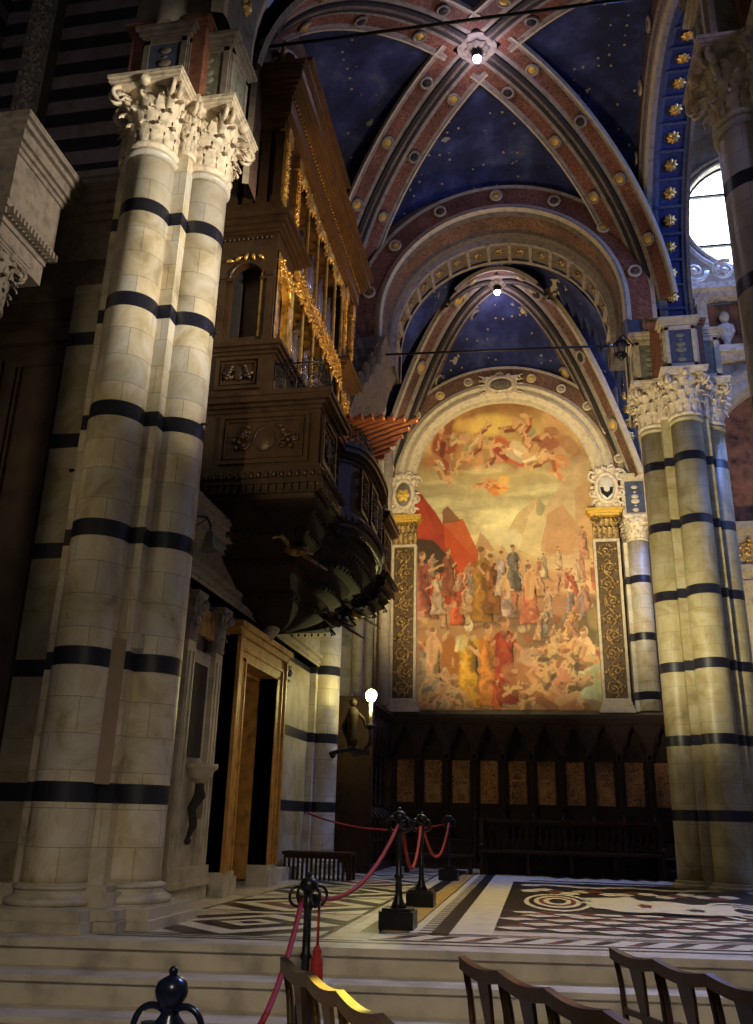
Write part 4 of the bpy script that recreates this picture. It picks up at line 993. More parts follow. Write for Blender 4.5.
for i in range(5): mb.face([i, (i+1) % 5, 5+(i+1) % 5, 5+i])
mb.build('black_half', 'black_marble', sh)
cartouche('oval grey cartouche at the crown of the fresco arch', -.62, 23.55, 13.55, 1.3, .66, 'coffer_grey')
# small half column and urn block right of the fresco
t = thing('engaged_column', 'slender marble column with dark bands directly right of the fresco', 'column', (2.98, 23.75, 3.9))
mb = MB(); mb.lathe(3.0, 23.75, [(.28, 3.9), (.28, 8.5)], 24); mb.box(2.62, 2.76, 23.70, 24, 3.9, 8.5); mb.build('shaft', 'pier_marble', t)
mb = MB(); capital(mb, 3.0, 23.75, 8.5, .72, .27, .32); mb.build('capital', 'carved_marble', t)
mb = MB(); mb.box(2.66, 3.38, 23.62, 24, 9.22, 10.5); mould(2.66, 3.38, 23.62, 24, 10.40, [(.05, .03), (.06, .07)], mb, (1, 1, 1, 0)); bl = mb.build('impost_block', 'cream_border', t)
mb = MB(); mb.box(2.76, 3.28, 23.605, 23.63, 9.34, 10.28, 0)
for z_, r_ in ((9.42, .10), (9.55, .04), (9.68, .13), (9.82, .11), (9.95, .05), (10.1, .10)): mb.ball((3.02, 23.61, z_), r_, 8, 5, 1, (1, .3, .6))
mb.build('urn_panel', ['slate_paint', 'cream_border'], bl)
mb = MB(); mb.box(-4.35, -3.90, 23.72, 24, 3.6, 12.0)
o = mb.build('corner_strip', 'cream_border'); tag(o, 'pale flat stone strip inset with small black squares left of the left carved pilaster', 'pilaster')
for z_ in (5.15, 6.45, 7.72):
    mb = MB(); mb.box(-4.06, -3.93, 23.70, 23.73, z_-.09, z_+.09); mb.build('black_square', 'black_marble', o)
# left side wall painting of the far bay, above the stalls
mb = MB(); mb.box(-4.95, -4.40, 20.9, 24.0, 3.4, 13.0); mb.build('wall_far_bay_left', 'moulded_marble', kind='structure')
mb = MB(); mb.box(-4.41, -4.37, 21.3, 23.6, 4.0, 8.8)
tag(mb.build('wall_painting', 'wall_painting_red'), 'faded red and blue painting on the side wall above the candle', 'painting')
t = thing('shaft_bundle', 'bundle of slender pale shafts between the horn pipes and the fresco arch', 'column', (-4.2, 20.95, 8.0))
for k, (x, y, r) in enumerate(((-4.25, 20.9, .13), (-4.0, 21.1, .10), (-4.02, 23.4, .16), (-3.75, 21.0, .05))):
    mb = MB(); mb.lathe(x, y, [(r, 4.0 if k != 3 else 9.5), (r, 11.6)], 12); mb.lathe(x, y, [(r, 11.5), (r*1.5, 11.6), (r*1.4, 11.75), (r*1.9, 11.9)], 12); mb.build('shaft', 'cream_border', t)

# ================================================================== CHOIR STALLS
def trefoil(cx, cz, s):
    pts = []
    for a0_, a1_, ox, oz, r in ((-20, 120, .20, .0, .20), (30, 150, 0, .26, .20), (60, 200, -.20, .0, .20)):
        for i in range(9):
            a = math.radians(a0_+(a1_-a0_)*i/8); pts.append((cx+s*(ox+r*math.cos(a)), cz+s*(oz+r*math.sin(a))))
    return pts
def stall_bank(lab, n, wd, place, rotz):
    """bank of n stalls; local x along the bank, local -y faces the choir"""
    t = thing('choir_stalls', lab, 'choir stalls', (0, 0, 0)); W_ = n*wd
    mb = MB(); mb.box(0, W_, 0, .1, 0, 3.7); mb.box(0, W_, -.55, 0, 0, .16); mb.box(0, W_, -.06, 0, 1.18, 1.32); mb.box(0, W_, -.05, 0, 2.62, 2.74)
    mb.build('back_board', 'stall_wood', t)
    mb = MB(); mould(0, W_, -.42, .1, 3.54, [(.05, .0), (.06, .05), (.07, .10), (.05, .06)], mb, (0, 0, 1, 0)); mb.build('cornice', 'stall_wood', t)
    for i in range(n):
        x0 = i*wd
        mb = MB(); b = 0                                   # inlaid picture panel
        mb.box(x0+.10, x0+wd-.10, -.03, -.005, 1.50, 2.68, 0)
        q = x0+wd/2; k = i % 4
        mb.box(x0+.14, x0+wd-.14, -.036, -.03, 1.55, 2.63, 1)
        mb.box(q-.15, q+.15, -.042, -.036, 1.56, 2.02, 2 if k else 1); mb.box(q-.10, q+.10, -.048, -.042, 1.60, 1.78, 1)
        mb.box(q-.16, q+.16, -.044, -.036, 2.10, 2.16, 2)
        if k != 2: mb.tube([(q+.14*math.cos(a), -.04, 2.2+.16*math.sin(a)) for a in [PI*j/8 for j in range(9)]], .016, 5, 2)
        else: mb.ball((q, -.035, 2.28), .11, 8, 5, 2, (1, .1, 1))
        for j in (-1, 1): mb.box(q+j*.17-.012, q+j*.17+.012, -.044, -.036, 1.56, 2.4, 2)
        mb.build('inlaid_panel', ['stall_wood', 'inlaid_panel', 'inlaid_panel' if i % 3 == 0 else 'ochre_marble'], t)
        mb = MB()                                           # canopy front with cut trefoil arch
        tre = trefoil(q, 2.86, .78)
        z1 = 3.54; tre = sorted(tre, key=lambda p: 0)[0:]
        xs = [p[0] for p in tre]; base = 2.72
        N_ = 20
        prof = []
        for j in range(N_+1):
            u = -1+2*j/N_; au = abs(u)
            h_ = (.50+.34*math.sqrt(max(0, 1-(au/.42)**2))+.10*max(0, 1-au*5)) if au < .42 else .14+.30*math.sqrt(max(0, 1-((au-.68)/.32)**2))
            prof.append((q+u*(wd/2-.09), base+.02+max(0, h_)*.82))
        for j in range(N_):
            bb = len(mb.v)
            for yv in (-.36, -.30): mb.v += [(prof[j][0], yv, prof[j][1]), (prof[j+1][0], yv, prof[j+1][1]), (prof[j+1][0], yv, z1), (prof[j][0], yv, z1)]
            mb.face([bb, bb+1, bb+2, bb+3]); mb.face([bb+4, bb+7, bb+6, bb+5]); mb.face([bb, bb+4, bb+5, bb+1])
        mb.box(x0, x0+.09, -.36, -.30, base-.1, z1); mb.box(x0+wd-.09, x0+wd, -.36, -.30, base-.1, z1)
        for sg in (-1, 1): mb.tube([(q+sg*(wd/2-.1), -.37, base+.1), (q+sg*wd*.22, -.38, base+.52), (q, -.38, base+.76)], .018, 5)
        mb.ball((q, -.38, base+.78), .035, 6, 4)
        mb.build('canopy_arch', 'stall_wood', t)
        mb = MB(); mb.box(x0+.06, x0+wd-.06, -.46, -.02, .62, .70); mb.box(x0+.06, x0+wd-.06, -.42, -.38, .3, .62)
        mb.build('seat', 'stall_wood', t)
    for i in range(n+1):
        x = i*wd; x = min(max(x, .05), W_-.05); mb = MB()
        mb.box(x-.035, x+.035, -.50, 0, .16, 1.0); mb.box(x-.05, x+.05, -.54, 0, 1.0, 1.08)
        mb.tube([(x, -.50, 1.08), (x, -.42, 1.22), (x, -.28, 1.34), (x, -.1, 1.4)], [.06, .05, .05, .04], 6)
        mb.build('arm_rest', 'stall_wood', t)
        mb = MB(); mb.lathe(x, -.20, [(.05, 1.38), (.055, 1.45), (.03, 1.5), (.032, 1.95), (.045, 2.0), (.03, 2.05), (.03, 2.55), (.06, 2.62), (.06, 2.7)], 10)
        mb.box(x-.04, x+.04, -.36, 0, 2.66, 2.76); mb.build('colonnette', 'stall_wood', t)
    t.location = place; t.rotation_euler = (0, 0, rotz)
    return t
stall_bank('long dark bank of choir stalls with inlaid panels beneath the fresco', 10, .735, (-3.78, 23.78, 0), 0)
stall_bank('dark bank of choir stalls seen edge-on along the left wall behind the sconce', 7, .60, (-4.18, 19.95, 0), PI/2)
mb = MB(); mb.box(-4.8, -3.62, 19.84, 19.94, 0, 3.75); mb.box(-4.8, -3.58, 19.80, 19.98, 3.68, 3.78)
tag(mb.build('stall_end_panel', 'stall_wood'), 'tall dark end board closing the left choir stalls beside the candle', 'panel')
# kneeling desk in front of the stalls
t = thing('choir_desk', 'long low dark desk with turned balusters in front of the back stalls', 'desk', (.7, 21.4, 0))
mb = MB(); mb.box(-1.25, 2.65, 21.25, 21.55, 1.12, 1.18); mb.box(-1.2, 2.6, 21.3, 21.5, 1.06, 1.12); mb.build('top', 'stall_wood', t)
mb = MB(); mb.box(-1.22, 2.62, 21.34, 21.42, .46, .54); mb.box(-1.3, 2.72, 20.85, 21.34, .46, .52); mb.box(-1.2, 2.6, 21.36, 21.40, 0, .5); mb.build('shelf', 'stall_wood', t)
for i in range(5):
    x = -1.18+.94*i; mb = MB(); mb.box(x-.04, x+.04, 20.95, 21.45, 0, .46); mb.build('bracket', 'stall_wood', t)
for i in range(26):
    x = -1.14+.148*i; mb = MB(); mb.lathe(x, 21.38, [(.03, .54), (.02, .6), (.045, .72), (.02, .86), (.03, .96), (.03, 1.06)], 8); mb.build('baluster', 'stall_wood', t)
for x in (-1.27, 2.66):
    mb = MB(); mb.box(x-.04, x+.04, 20.9, 21.55, 0, 1.2); mb.ball((x, 20.93, .60), .07, 8, 6); mb.build('end_panel', 'stall_wood', t)
t = thing('kneeler', 'low dark wooden kneeler at the left end of the choir desk', 'kneeler', (-2.2, 21.0, 0))
mb = MB(); mb.box(-3.0, -1.45, 20.7, 21.1, .34, .40); mb.box(-2.95, -1.5, 20.8, 20.86, .1, .34); mb.build('top', 'stall_wood', t)
for x in (-2.95, -1.52): mb = MB(); mb.box(x-.04, x+.04, 20.72, 21.08, 0, .34); mb.build('end_panel', 'stall_wood', t)
t = thing('wooden_steps', 'two dark wooden steps between choir desk and right pier', 'steps', (3.0, 21.5, 0))
for k, (z0, z1, y) in enumerate(((0, .2, 21.0), (.2, .42, 21.3))): mb = MB(); mb.box(2.75, 3.3, y, 22.2, z0, z1); mb.box(2.73, 3.32, y-.04, y+.3, z1-.05, z1+.005); mb.build('tread', 'stall_wood', t)

# ================================================================== ORGAN GALLERY AND ORGAN
GC, GL = 14.70, 3.30                                     # centre along the wall, half length
def g_outline(off, length=GL, dep=0.0, bul=1.0):
    """plan of the gallery front: end blocks, recesses and a bowed centre; runs wall -> front -> wall"""
    pts = [(WX, GC-length-off)]; X0 = -3.0+off-dep; k = length/GL
    pts += [(X0, GC-length-off), (X0, GC-2.25*k+off), (X0-.17*bul, GC-2.25*k+off), (X0-.17*bul, GC-1.3*k-off)]
    for i in range(1, 16):
        y = -1+2*i/16; pts.append((X0-.17*bul+.36*bul*(1-abs(y)**3)**.5, GC+(1.3*k+off)*y))
    pts += [(X0-.17*bul, GC+1.3*k+off), (X0-.17*bul, GC+2.25*k-off), (X0, GC+2.25*k-off), (X0, GC+length+off), (WX, GC+length+off)]
    return pts
def g_course(mb, off, z0, z1, mat=0): mb.prism(g_outline(off), z0, z1, mat)
gal = thing('organ_gallery', 'dark carved wooden organ gallery with bowed front jutting from the left wall', 'organ gallery', (-3.9, GC, 5.0))
mb = MB(); g_course(mb, .0, 5.9, 7.0); mb.build('parapet', 'organ_wood', gal)
mb = MB(); 
for o_, a, b in ((.03, 6.93, 6.99), (.09, 6.99, 7.04), (.17, 7.04, 7.13), (.20, 7.13, 7.20)): g_course(mb, o_, a, b)
mb.build('hand_rail', 'dark_wood', gal)
mb = MB()
for o_, a, b in ((.05, 5.95, 6.02), (.10, 5.88, 5.95), (.16, 5.80, 5.88), (.11, 5.72, 5.80), (.05, 5.60, 5.72), (-.04, 5.50, 5.60)): g_course(mb, o_, a, b)
ol = g_outline(.15)
for seg in range(len(ol)-1):                               # egg row and fluting
    a, b = Vector((*ol[seg], 0)), Vector((*ol[seg+1], 0)); d = (b-a).length; n_ = max(1, round(d/.115)); nn = (b-a).cross(Vector((0, 0, 1))).normalized()
    for k in range(n_):
        p = a.lerp(b, (k+.5)/n_); mb.ball((p.x+nn.x*.01, p.y+nn.y*.01, 5.835), .045, 6, 4, 0, (1, 1, 1.2))
        q = p-nn*.06; mb.box(q.x-.018, q.x+.018, q.y-.018, q.y+.018, 5.61, 5.71)
mb.build('egg_moulding', 'dark_wood', gal)
# corbelled underside
mb = MB(); rows = []
levels = [(3.3, -.04, 5.52, 1), (3.24, .06, 5.44, 1), (3.2, .03, 5.38, 1), (2.95, .22, 5.22, 1), (2.9, .18, 5.16, 1), (2.6, .40, 5.08, .9), (2.35, .55, 4.92, .8), (2.3, .50, 4.86, .8), (1.9, .72, 4.74, .7), (1.55, .80, 4.6, .6), (1.5, .74, 4.54, .6), (1.1, .88, 4.42, .5), (.9, .95, 4.38, .4), (.5, 1.1, 4.3, .3), (.16, 1.3, 4.22, .1)]
for ln, dp, z, bu in levels: rows.append([(x, y, z) for x, y in g_outline(-.02, ln, dp, bu)])
mb.grid(rows[::-1], 0, False); under = mb
for li, (ln, dp, z, n_) in enumerate(((3.18, .05, 5.33, 0), (2.85, .22, 5.14, 0), (2.25, .53, 4.84, 0), (1.48, .77, 4.5, 0))):
    ol = g_outline(.02, ln, dp, .8)
    for seg in range(len(ol)-1):
        a, b = Vector((*ol[seg], z)), Vector((*ol[seg+1], z)); d = (b-a).length; m_ = max(1, round(d/.13))
        nn = (b-a).cross(Vector((0, 0, 1))).normalized()
        for k in range(m_): p = a.lerp(b, (k+.5)/m_); mb.tube([p+nn*.01, p+nn*.02+Vector((0, 0, -.03)), p-nn*.02+Vector((0, 0, -.06))], [.016, .022, .008], 5)

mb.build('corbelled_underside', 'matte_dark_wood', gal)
for i, (x, y, z) in enumerate(((-3.55, 12.3, 5.02), (-3.4, 14.7, 4.42), (-3.45, 16.6, 5.0))):
    mb = MB(); o_ = Vector((x, y, z))
    mb.tube([o_+Vector((-.2, 0, .12)), o_, o_+Vector((.10, -.02, -.05))], [.10, .12, .09], 8); mb.ball(o_+Vector((.16, -.03, -.02)), .085, 8, 6)
    mb.tube([o_+Vector((.04, -.12, 0)), o_+Vector((.2, -.22, -.1)), o_+Vector((.36, -.2, -.16))], [.04, .03, .02], 6); mb.tube([o_+Vector((.04, .1, 0)), o_+Vector((.24, .16, -.14)), o_+Vector((.5, .2, -.3))], [.04, .03, .015], 6)
    for sg in (-1, 1): mb.tube([o_+Vector((-.05, .1*sg, .05)), o_+Vector((-.1, .34*sg, .12)), o_+Vector((-.2, .5*sg, .02))], [.05, .05, .01], 6)
    mb.build('carved_figure', 'dull_gilding' if i != 1 else 'dark_wood', gal)
def frame_panel(parent, o, U, W, wd, ht, motif, mat='organ_wood', name='carved_panel'):
    o, U, W = Vector(o), Vector(U), Vector(W); V = Vector((0, 0, 1)); mb = MB()
    for a0_, a1_, b0_, b1_ in ((0, wd, 0, .05), (0, wd, ht-.05, ht), (0, .05, .05, ht-.05), (wd-.05, wd, .05, ht-.05)):
        mb.obox(o+U*a0_+V*b0_, U*(a1_-a0_), W*.05, V*(b1_-b0_))
    for a0_, a1_, b0_, b1_ in ((.09, wd-.09, .09, .11), (.09, wd-.09, ht-.11, ht-.09), (.09, .11, .11, ht-.11), (wd-.11, wd-.09, .11, ht-.11)):
        mb.obox(o+U*a0_+V*b0_, U*(a1_-a0_), W*.03, V*(b1_-b0_))
    if motif == 'shield': shield_relief(mb, o+U*.12+V*.12+W*.02, U, V, W, wd-.24, ht-.24, .034)
    else: vine_panel(mb, o+U*.13+V*.12+W*.02, U, V, W, wd-.26, ht-.24, .034)
    return mb.build(name, mat, parent)
ys = GC-GL
frame_panel(gal, (-4.55, ys-.0, 6.08), (1, 0, 0), (0, -1, 0), 1.40, .80, 'shield')
frame_panel(gal, (-3.0, ys+.1, 6.08), (0, 1, 0), (1, 0, 0), .85, .80, 'shield')
frame_panel(gal, (-3.17, ys+1.2, 6.08), (0, 1, 0), (1, 0, 0), .70, .80, 'vine')
frame_panel(gal, (-3.17, ys+4.6, 6.08), (0, 1, 0), (1, 0, 0), .70, .80, 'vine')
frame_panel(gal, (-3.0, ys+5.6, 6.08), (0, 1, 0), (1, 0, 0), .90, .80, 'shield')
for k in range(3):
    y0_ = GC-1.05+.72*k; frame_panel(gal, (-2.80+(-.03 if k != 1 else .01), y0_, 6.08), (0, 1, 0), (1, 0, 0), .62, .80, 'vine')
# wrought-iron balustrade along the gallery
bal = thing('iron_balustrade', 'low wrought-iron scroll railing on top of the organ gallery', 'railing', (-3.1, GC, 7.2))
ol = [(x-.0, y) for x, y in g_outline(-.06)][0:]; ol[0] = (-3.78, ol[0][1]); ol[-1] = (-3.78, ol[-1][1])
for z in (7.24, 7.78):
    mb = MB(); mb.tube([(x, y, z) for x, y in ol], .016, 5); mb.build('rail', 'wrought_iron', bal)
k_ = 0
for seg in range(len(ol)-1):
    a, b = Vector((*ol[seg], 7.24)), Vector((*ol[seg+1], 7.24)); d = (b-a).length
    if d < .05: continue
    n_ = max(1, round(d/.17)); U = (b-a).normalized(); W = U.cross(Vector((0, 0, 1)))
    mb = MB()
    for k in range(n_):
        p = a.lerp(b, (k+.5)/n_); r = .075
        
        for q_, f_ in ((.10, 1), (.27, -1), (.44, 1)): spiral(mb, p, U, Vector((0, 0, 1)), W, 0, q_, r, 1.3, .011, f_, PI*(f_ < 0), 0, 12)
       
        mb.tube([a.lerp(b, k/n_), a.lerp(b, k/n_)+Vector((0, 0, .62))], .011, 5); mb.ball(p+Vector((0, 0, .60)), .03, 6, 4)
    mb.build('scroll_panel', 'wrought_iron', bal)

org = thing('pipe_organ', 'towering carved and gilded wooden organ case with silver pipes on the gallery', 'organ', (-4.2, 14.35, 7.2))
OY0, OY1, OX = 11.42, 17.30, -3.87
mb = MB(); mb.box(WX, OX+.08, OY0, OY1, 7.2, 8.0); mould(WX, OX+.08, OY0, OY1, 7.95, [(.05, .04), (.06, .09), (.06, .14), (.05, .10)], mb, (0, 1, 1, 1)); mb.box(WX, OX+.12, OY0-.04, OY1, 7.2, 7.27)
mb.build('podium', 'organ_wood', org)
frame_panel(org, (-4.72, OY0, 7.35), (1, 0, 0), (0, -1, 0), .74, .56, 'shield')
mb = MB(); mb.box(WX, -4.5, OY0+.2, OY1-.2, 8.1, 12.5); mb.build('case_back', 'dark_groove', org)
TW = 1.02
def tower(y0, near):
    y1 = y0+TW; x0, x1 = -4.82, OX
    mb = MB()                                            # lower stage with arched openings on side and front
    def arched(o, U, W, wd, z0, z1, dep, m):
        """wall slab with a round-headed opening"""
        ow = wd*.56; a = (wd-ow)/2; zs_ = z1-.30-ow/2; V = Vector((0, 0, 1)); o = Vector(o)
        mb.obox(o+V*z0, U*a, -W*dep, V*(z1-z0), m); mb.obox(o+U*(wd-a)+V*z0, U*a, -W*dep, V*(z1-z0), m); mb.obox(o+U*a+V*z0, U*ow, -W*dep, V*.12, m)
        n_ = 12
        for i in range(n_):
            t0_, t1_ = PI*i/n_, PI*(i+1)/n_
            p0_, p1_ = o+U*(wd/2+ow/2*math.cos(t0_))+V*(zs_+ow/2*math.sin(t0_)), o+U*(wd/2+ow/2*math.cos(t1_))+V*(zs_+ow/2*math.sin(t1_))
            q0_, q1_ = Vector(p0_), Vector(p1_); q0_.z = q1_.z = z1; b = len(mb.v)
            mb.v += [tuple(v) for v in (p0_, q0_, q1_, p1_)]+[tuple(v-W*dep) for v in (p0_, q0_, q1_, p1_)]
            mb.face([b, b+1, b+2, b+3], m); mb.face([b+7, b+6, b+5, b+4], m); mb.face([b, b+3, b+7, b+4], m)
        mb.tube([o+W*.02+U*(wd/2+(ow/2+.03)*math.cos(t))+V*(zs_+(ow/2+.03)*math.sin(t)) for t in [PI*i/14 for i in range(15)]], .028, 6, m)
        for sg in (0, 1): mb.obox(o+U*(a-.07 if sg == 0 else wd-a-.03)+V*(zs_-.05), U*.10, W*.04, V*.06, m)
    U, W = Vector((1, 0, 0)), Vector((0, -1, 0))
    arched((x0, y0, 0), U, W, x1-x0, 8.17, 9.95, .12, 0)
    mb.box(x0+.05, x1-.1, y0+.3, y0+.34, 8.2, 9.9, 0)
    mb.build('lower_side_arch', 'organ_wood', org)
    mb = MB(); arched((x1, y0+.04, 0), Vector((0, 1, 0)), Vector((1, 0, 0)), TW-.04, 8.17, 9.95, .12, 0); mb.box(x1-.26, x1-.22, y0+.05, y1, 8.2, 9.9, 0)
    mb.build('lower_front_arch', 'gilding', org)
    for (px, py) in ((x0+.03, y0-.02), (x1-.13, y0-.02)):
        mb = MB(); mb.box(px, px+.10, py-.02, py+.03, 8.22, 9.45); mb.box(px-.02, px+.12, py-.04, py+.03, 8.17, 8.27); mb.box(px-.02, px+.12, py-.04, py+.03, 9.38, 9.46)
        mb.build('pilaster', 'organ_wood', org)
    mb = MB(); 
    for k in range(5): leafblob(mb, Vector((x0+.1+.16*k, y0-.02, 9.72)), Vector((1, 0, 0)), Vector((0, 0, 1)), Vector((0, -1, 0)), 0, 0, .6*k, .14, .06)
    vine_panel(mb, (x1+.015, y0+.06, 9.55), (0, 1, 0), (0, 0, 1), (1, 0, 0), TW-.12, .38, .026)
    mb.build('spandrel_carving', 'gilding', org)
    mb = MB(); mb.box(x0, x1, y0, y1, 9.95, 10.30); mould(x0, x1, y0, y1, 10.22, [(.05, .05), (.07, .11), (.09, .17), (.07, .24), (.04, .22)], mb, (0, 1, 1, 1)); mb.box(x0, x1+.03, y0-.03, y1+.03, 10.54, 10.85)
    for k in range(11): mb.ball((x0+.04+.08*k, y0-.03, 10.14), .028, 5, 4)
    mb.build('middle_cornice', 'cornice_wood' if not near else 'organ_wood', org)
    mb = MB(); mb.box(x0+.04, x1-.04, y0+.12, y1, 10.85, 12.45)          # upper stage: recessed core and pilasters
    for px in (x0+.02, x0+.30, x1-.42, x1-.16):
        mb.box(px, px+.14, y0, y0+.14, 10.85, 12.45); mb.box(px-.02, px+.16, y0-.03, y0+.14, 12.15, 12.32); mb.box(px-.02, px+.16, y0-.03, y0+.14, 10.85, 10.98)
    mb.build('upper_stage', 'organ_wood', org)
    for py in (y0+.02, y1-.28):
        mb = MB(); mb.box(x1-.1, x1+.03, py, py+.22, 10.85, 12.45); vine_panel(mb, (x1+.035, py+.03, 11.0), (0, 1, 0), (0, 0, 1), (1, 0, 0), .16, 1.5, .018)
        mb.box(x1-.1, x1+.07, py-.03, py+.25, 12.15, 12.4); mb.build('gilded_pilaster', 'gilding', org)
tower(OY0, True); tower(OY1-TW, False)
# top entablature and crest
mb = MB(); mb.box(-4.85, OX-.02, OY0, OY1, 12.45, 12.6); mould(-4.85, OX, OY0, OY1, 12.55, [(.07, .03), (.03, .07), (.34, .10), (.05, .14), (.06, .19), (.06, .24), (.06, .29), (.20, .33), (.05, .37), (.05, .40)], mb, (0, 1, 1, 1))
mb.build('top_cornice', 'cornice_wood', org)
mb = MB()
for k in range(60): y = OY0-.05+(OY1-OY0+.1)*(k+.5)/60; mb.ball((OX+.13, y, 12.98), .022, 5, 4)
mb.build('gilded_beading', 'gilding', org)
mb = MB(); mb.box(-4.7, -4.0, 12.7, 16.0, 13.5, 14.9); mould(-4.7, -4.0, 12.7, 16.0, 14.9, [(.08, .05), (.10, .12), (.10, .2)], mb, (0, 1, 1, 1))
mb.box(-4.7, -4.05, 12.8, 15.9, 15.15, 15.35); mb.build('crest', 'cornice_wood', org)
mb = MB(); vine_panel(mb, (-3.99, 13.0, 13.7), (0, 1, 0), (0, 0, 1), (1, 0, 0), 2.5, 1.0, .05); mb.build('crest_carving', 'dull_gilding', org)
# pipe field between the towers
PY0_, PY1_ = OY0+TW, OY1-TW; nb = 5; bw_ = (PY1_-PY0_)/nb
mb = MB(); mb.box(-4.5, OX-.02, PY0_, PY1_, 8.17, 8.32); mb.build('pipe_shelf', 'gilding', org)
mb = MB(); mb.box(-4.3, OX, PY0_, PY1_, 10.08, 10.2); mb.box(-4.3, OX+.03, PY0_, PY1_, 10.18, 10.24)
vine_panel(mb, (OX+.01, PY0_, 9.78), (0, 1, 0), (0, 0, 1), (1, 0, 0), PY1_-PY0_, .30, .028); vine_panel(mb, (OX+.01, PY0_, 10.24), (0, 1, 0), (0, 0, 1), (1, 0, 0), PY1_-PY0_, .20, .018)
mb.build('gilded_frieze', 'gilding', org)
mb = MB()                                                  # hanging openwork garland under the top cornice
for b_ in range(nb):
    y0_ = PY0_+bw_*b_
    for k in range(16):
        u = k/15; dz = .28+.42*abs(2*u-1)**2; yy_ = y0_+bw_*u
        leafblob(mb, Vector((OX-.04, yy_, 12.5)), Vector((0, 1, 0)), Vector((0, 0, -1)), Vector((1, 0, 0)), 0, 0, PI/2+.5*math.sin(k*2.3), dz*.8, .09)
        if k % 3 == 0: spiral(mb, Vector((OX-.02, yy_, 12.45-dz*.5)), Vector((0, 1, 0)), Vector((0, 0, 1)), Vector((1, 0, 0)), 0, 0, .08, 1.3, .02, 1 if k % 2 else -1, 0, 0, 12)
mb.build('garland', 'gilding', org)
for b_ in range(nb+1):
    y = PY0_+bw_*b_; y = min(max(y, PY0_+.06), PY1_-.06)
    for z0, z1 in ((8.3, 9.95), (10.24, 12.45)):
        mb = MB(); mb.lathe(OX-.03, y, [(.06, z0), (.06, z0+.06), (.035, z0+.1), (.042, z0+.5), (.035, z1-.2), (.055, z1-.14), (.065, z1)], 10); mb.build('column', 'gilding', org)
for b_ in range(nb):
    for stg, (z0, ztop, n_) in enumerate(((8.32, 9.75, 5), (10.24, 11.9, 5))):
        for k in range(n_):
            y = PY0_+bw_*(b_+(k+.8)/(n_+.6)); c = abs(k-2); zt = ztop-.16*c-(0 if stg == 0 else .1*c); r = .062
            mb = MB(); mb.lathe(-4.14, y, [(.014, z0), (r*.9, z0+.22), (r, z0+.26), (r, zt)], 10)
            mb.build('pipe', 'organ_metal', org)
            if k % 2 == 0: pass
# copper horn pipes projecting over the gallery
hr = thing('horn_pipes', 'fan of reddish copper horn pipes projecting horizontally over the gallery rail', 'organ pipes', (-3.6, 14.3, 7.6))
tips = [(-3.30, 13.0, 7.62), (-3.12, 13.16, 7.67), (-2.95, 13.33, 7.73), (-2.78, 13.50, 7.80), (-2.62, 13.66, 7.87), (-2.46, 13.84, 7.94), (-2.30, 14.02, 8.00), (-2.13, 14.22, 8.07), (-1.93, 14.45, 8.16), (-2.12, 14.68, 8.11), (-2.27, 14.88, 8.05), (-2.42, 15.07, 7.99), (-2.57, 15.26, 7.93), (-2.72, 15.44, 7.87), (-2.87, 15.62, 7.81), (-3.02, 15.8, 7.76)]
for i, (x, y, z) in enumerate(tips):
    r_ = Vector((-3.88, y-(0.06*(8-i) if i < 8 else 0.06*(8-i))*-.4, 7.50)); tp = Vector((x, y, z)); d = (tp-r_)
    mb = MB(); mb.tube([r_, r_+d*.3, r_+d*.9, r_+d*.97, tp], [.020, .030, .050, .062, .085], 10)
    mb.tube([r_+d*.93, r_+d*.935], .068, 10); mb.build('horn_pipe', 'copper', hr)
mb = MB(); mb.box(-3.93, -3.83, 12.9, 16.0, 7.4, 7.6); mb.build('rack', 'organ_wood', hr)
mb = MB(); mb.box(-3.62, -3.4, 14.2, 14.45, 7.2, 7.25)
# statues on top
def angel(lab, x, y, z, h, mat):
    t = thing('statue', lab, 'statue', (x, y, z)); mb = MB()
    mb.lathe(x, y, [(.20*h, z), (.17*h, z+.12*h), (.13*h, z+.45*h), (.10*h, z+.58*h), (.14*h, z+.72*h), (.11*h, z+.8*h), (.045*h, z+.84*h), (.045*h, z+.87*h)], 14, squash=.8)
    mb.ball((x, y, z+.93*h), .068*h, 10, 8, 0, (1, 1, 1.2))
    mb.tube([(x+.12*h, y, z+.76*h), (x+.24*h, y-.08*h, z+.62*h), (x+.30*h, y-.16*h, z+.78*h)], [.05*h, .04*h, .025*h], 7); mb.tube([(x-.12*h, y, z+.76*h), (x-.20*h, y-.1*h, z+.58*h), (x-.08*h, y-.2*h, z+.54*h)], [.05*h, .04*h, .025*h], 7)
    for k in range(7): a = 2*PI*k/7; mb.tube([(x+.1*h*math.cos(a), y+.08*h*math.sin(a), z+.5*h), (x+.19*h*math.cos(a), y+.15*h*math.sin(a), z+.02*h)], [.02*h, .03*h], 5)
    mb.build('body', mat, t); 
    for sg in (-1, 1):
        mb = MB(); rows = [[(x+sg*(.06+.30*u)*h, y+(.12+.05*math.sin(4*u))*h, z+(.78-.55*v*(1-.3*u)+.16*math.sin(PI*u))*h) for v in (0, .3, .6, 1)] for u in (0, .33, .66, 1)]
        mb.grid(rows); rows = [[(a, b+.03*h, c) for a, b, c in r][::-1] for r in rows]; mb.grid(rows); mb.build('wing', mat, t)
angel('dark winged figure standing on the near end of the organ cornice', -4.45, 11.75, 13.50, 1.35, 'dull_gilding')
angel('winged figure on the organ cornice, second from the near end', -4.15, 12.5, 13.50, 1.15, 'dull_gilding')
angel('winged figure at the far end of the organ cornice', -4.3, 16.9, 13.50, 1.3, 'dull_gilding')
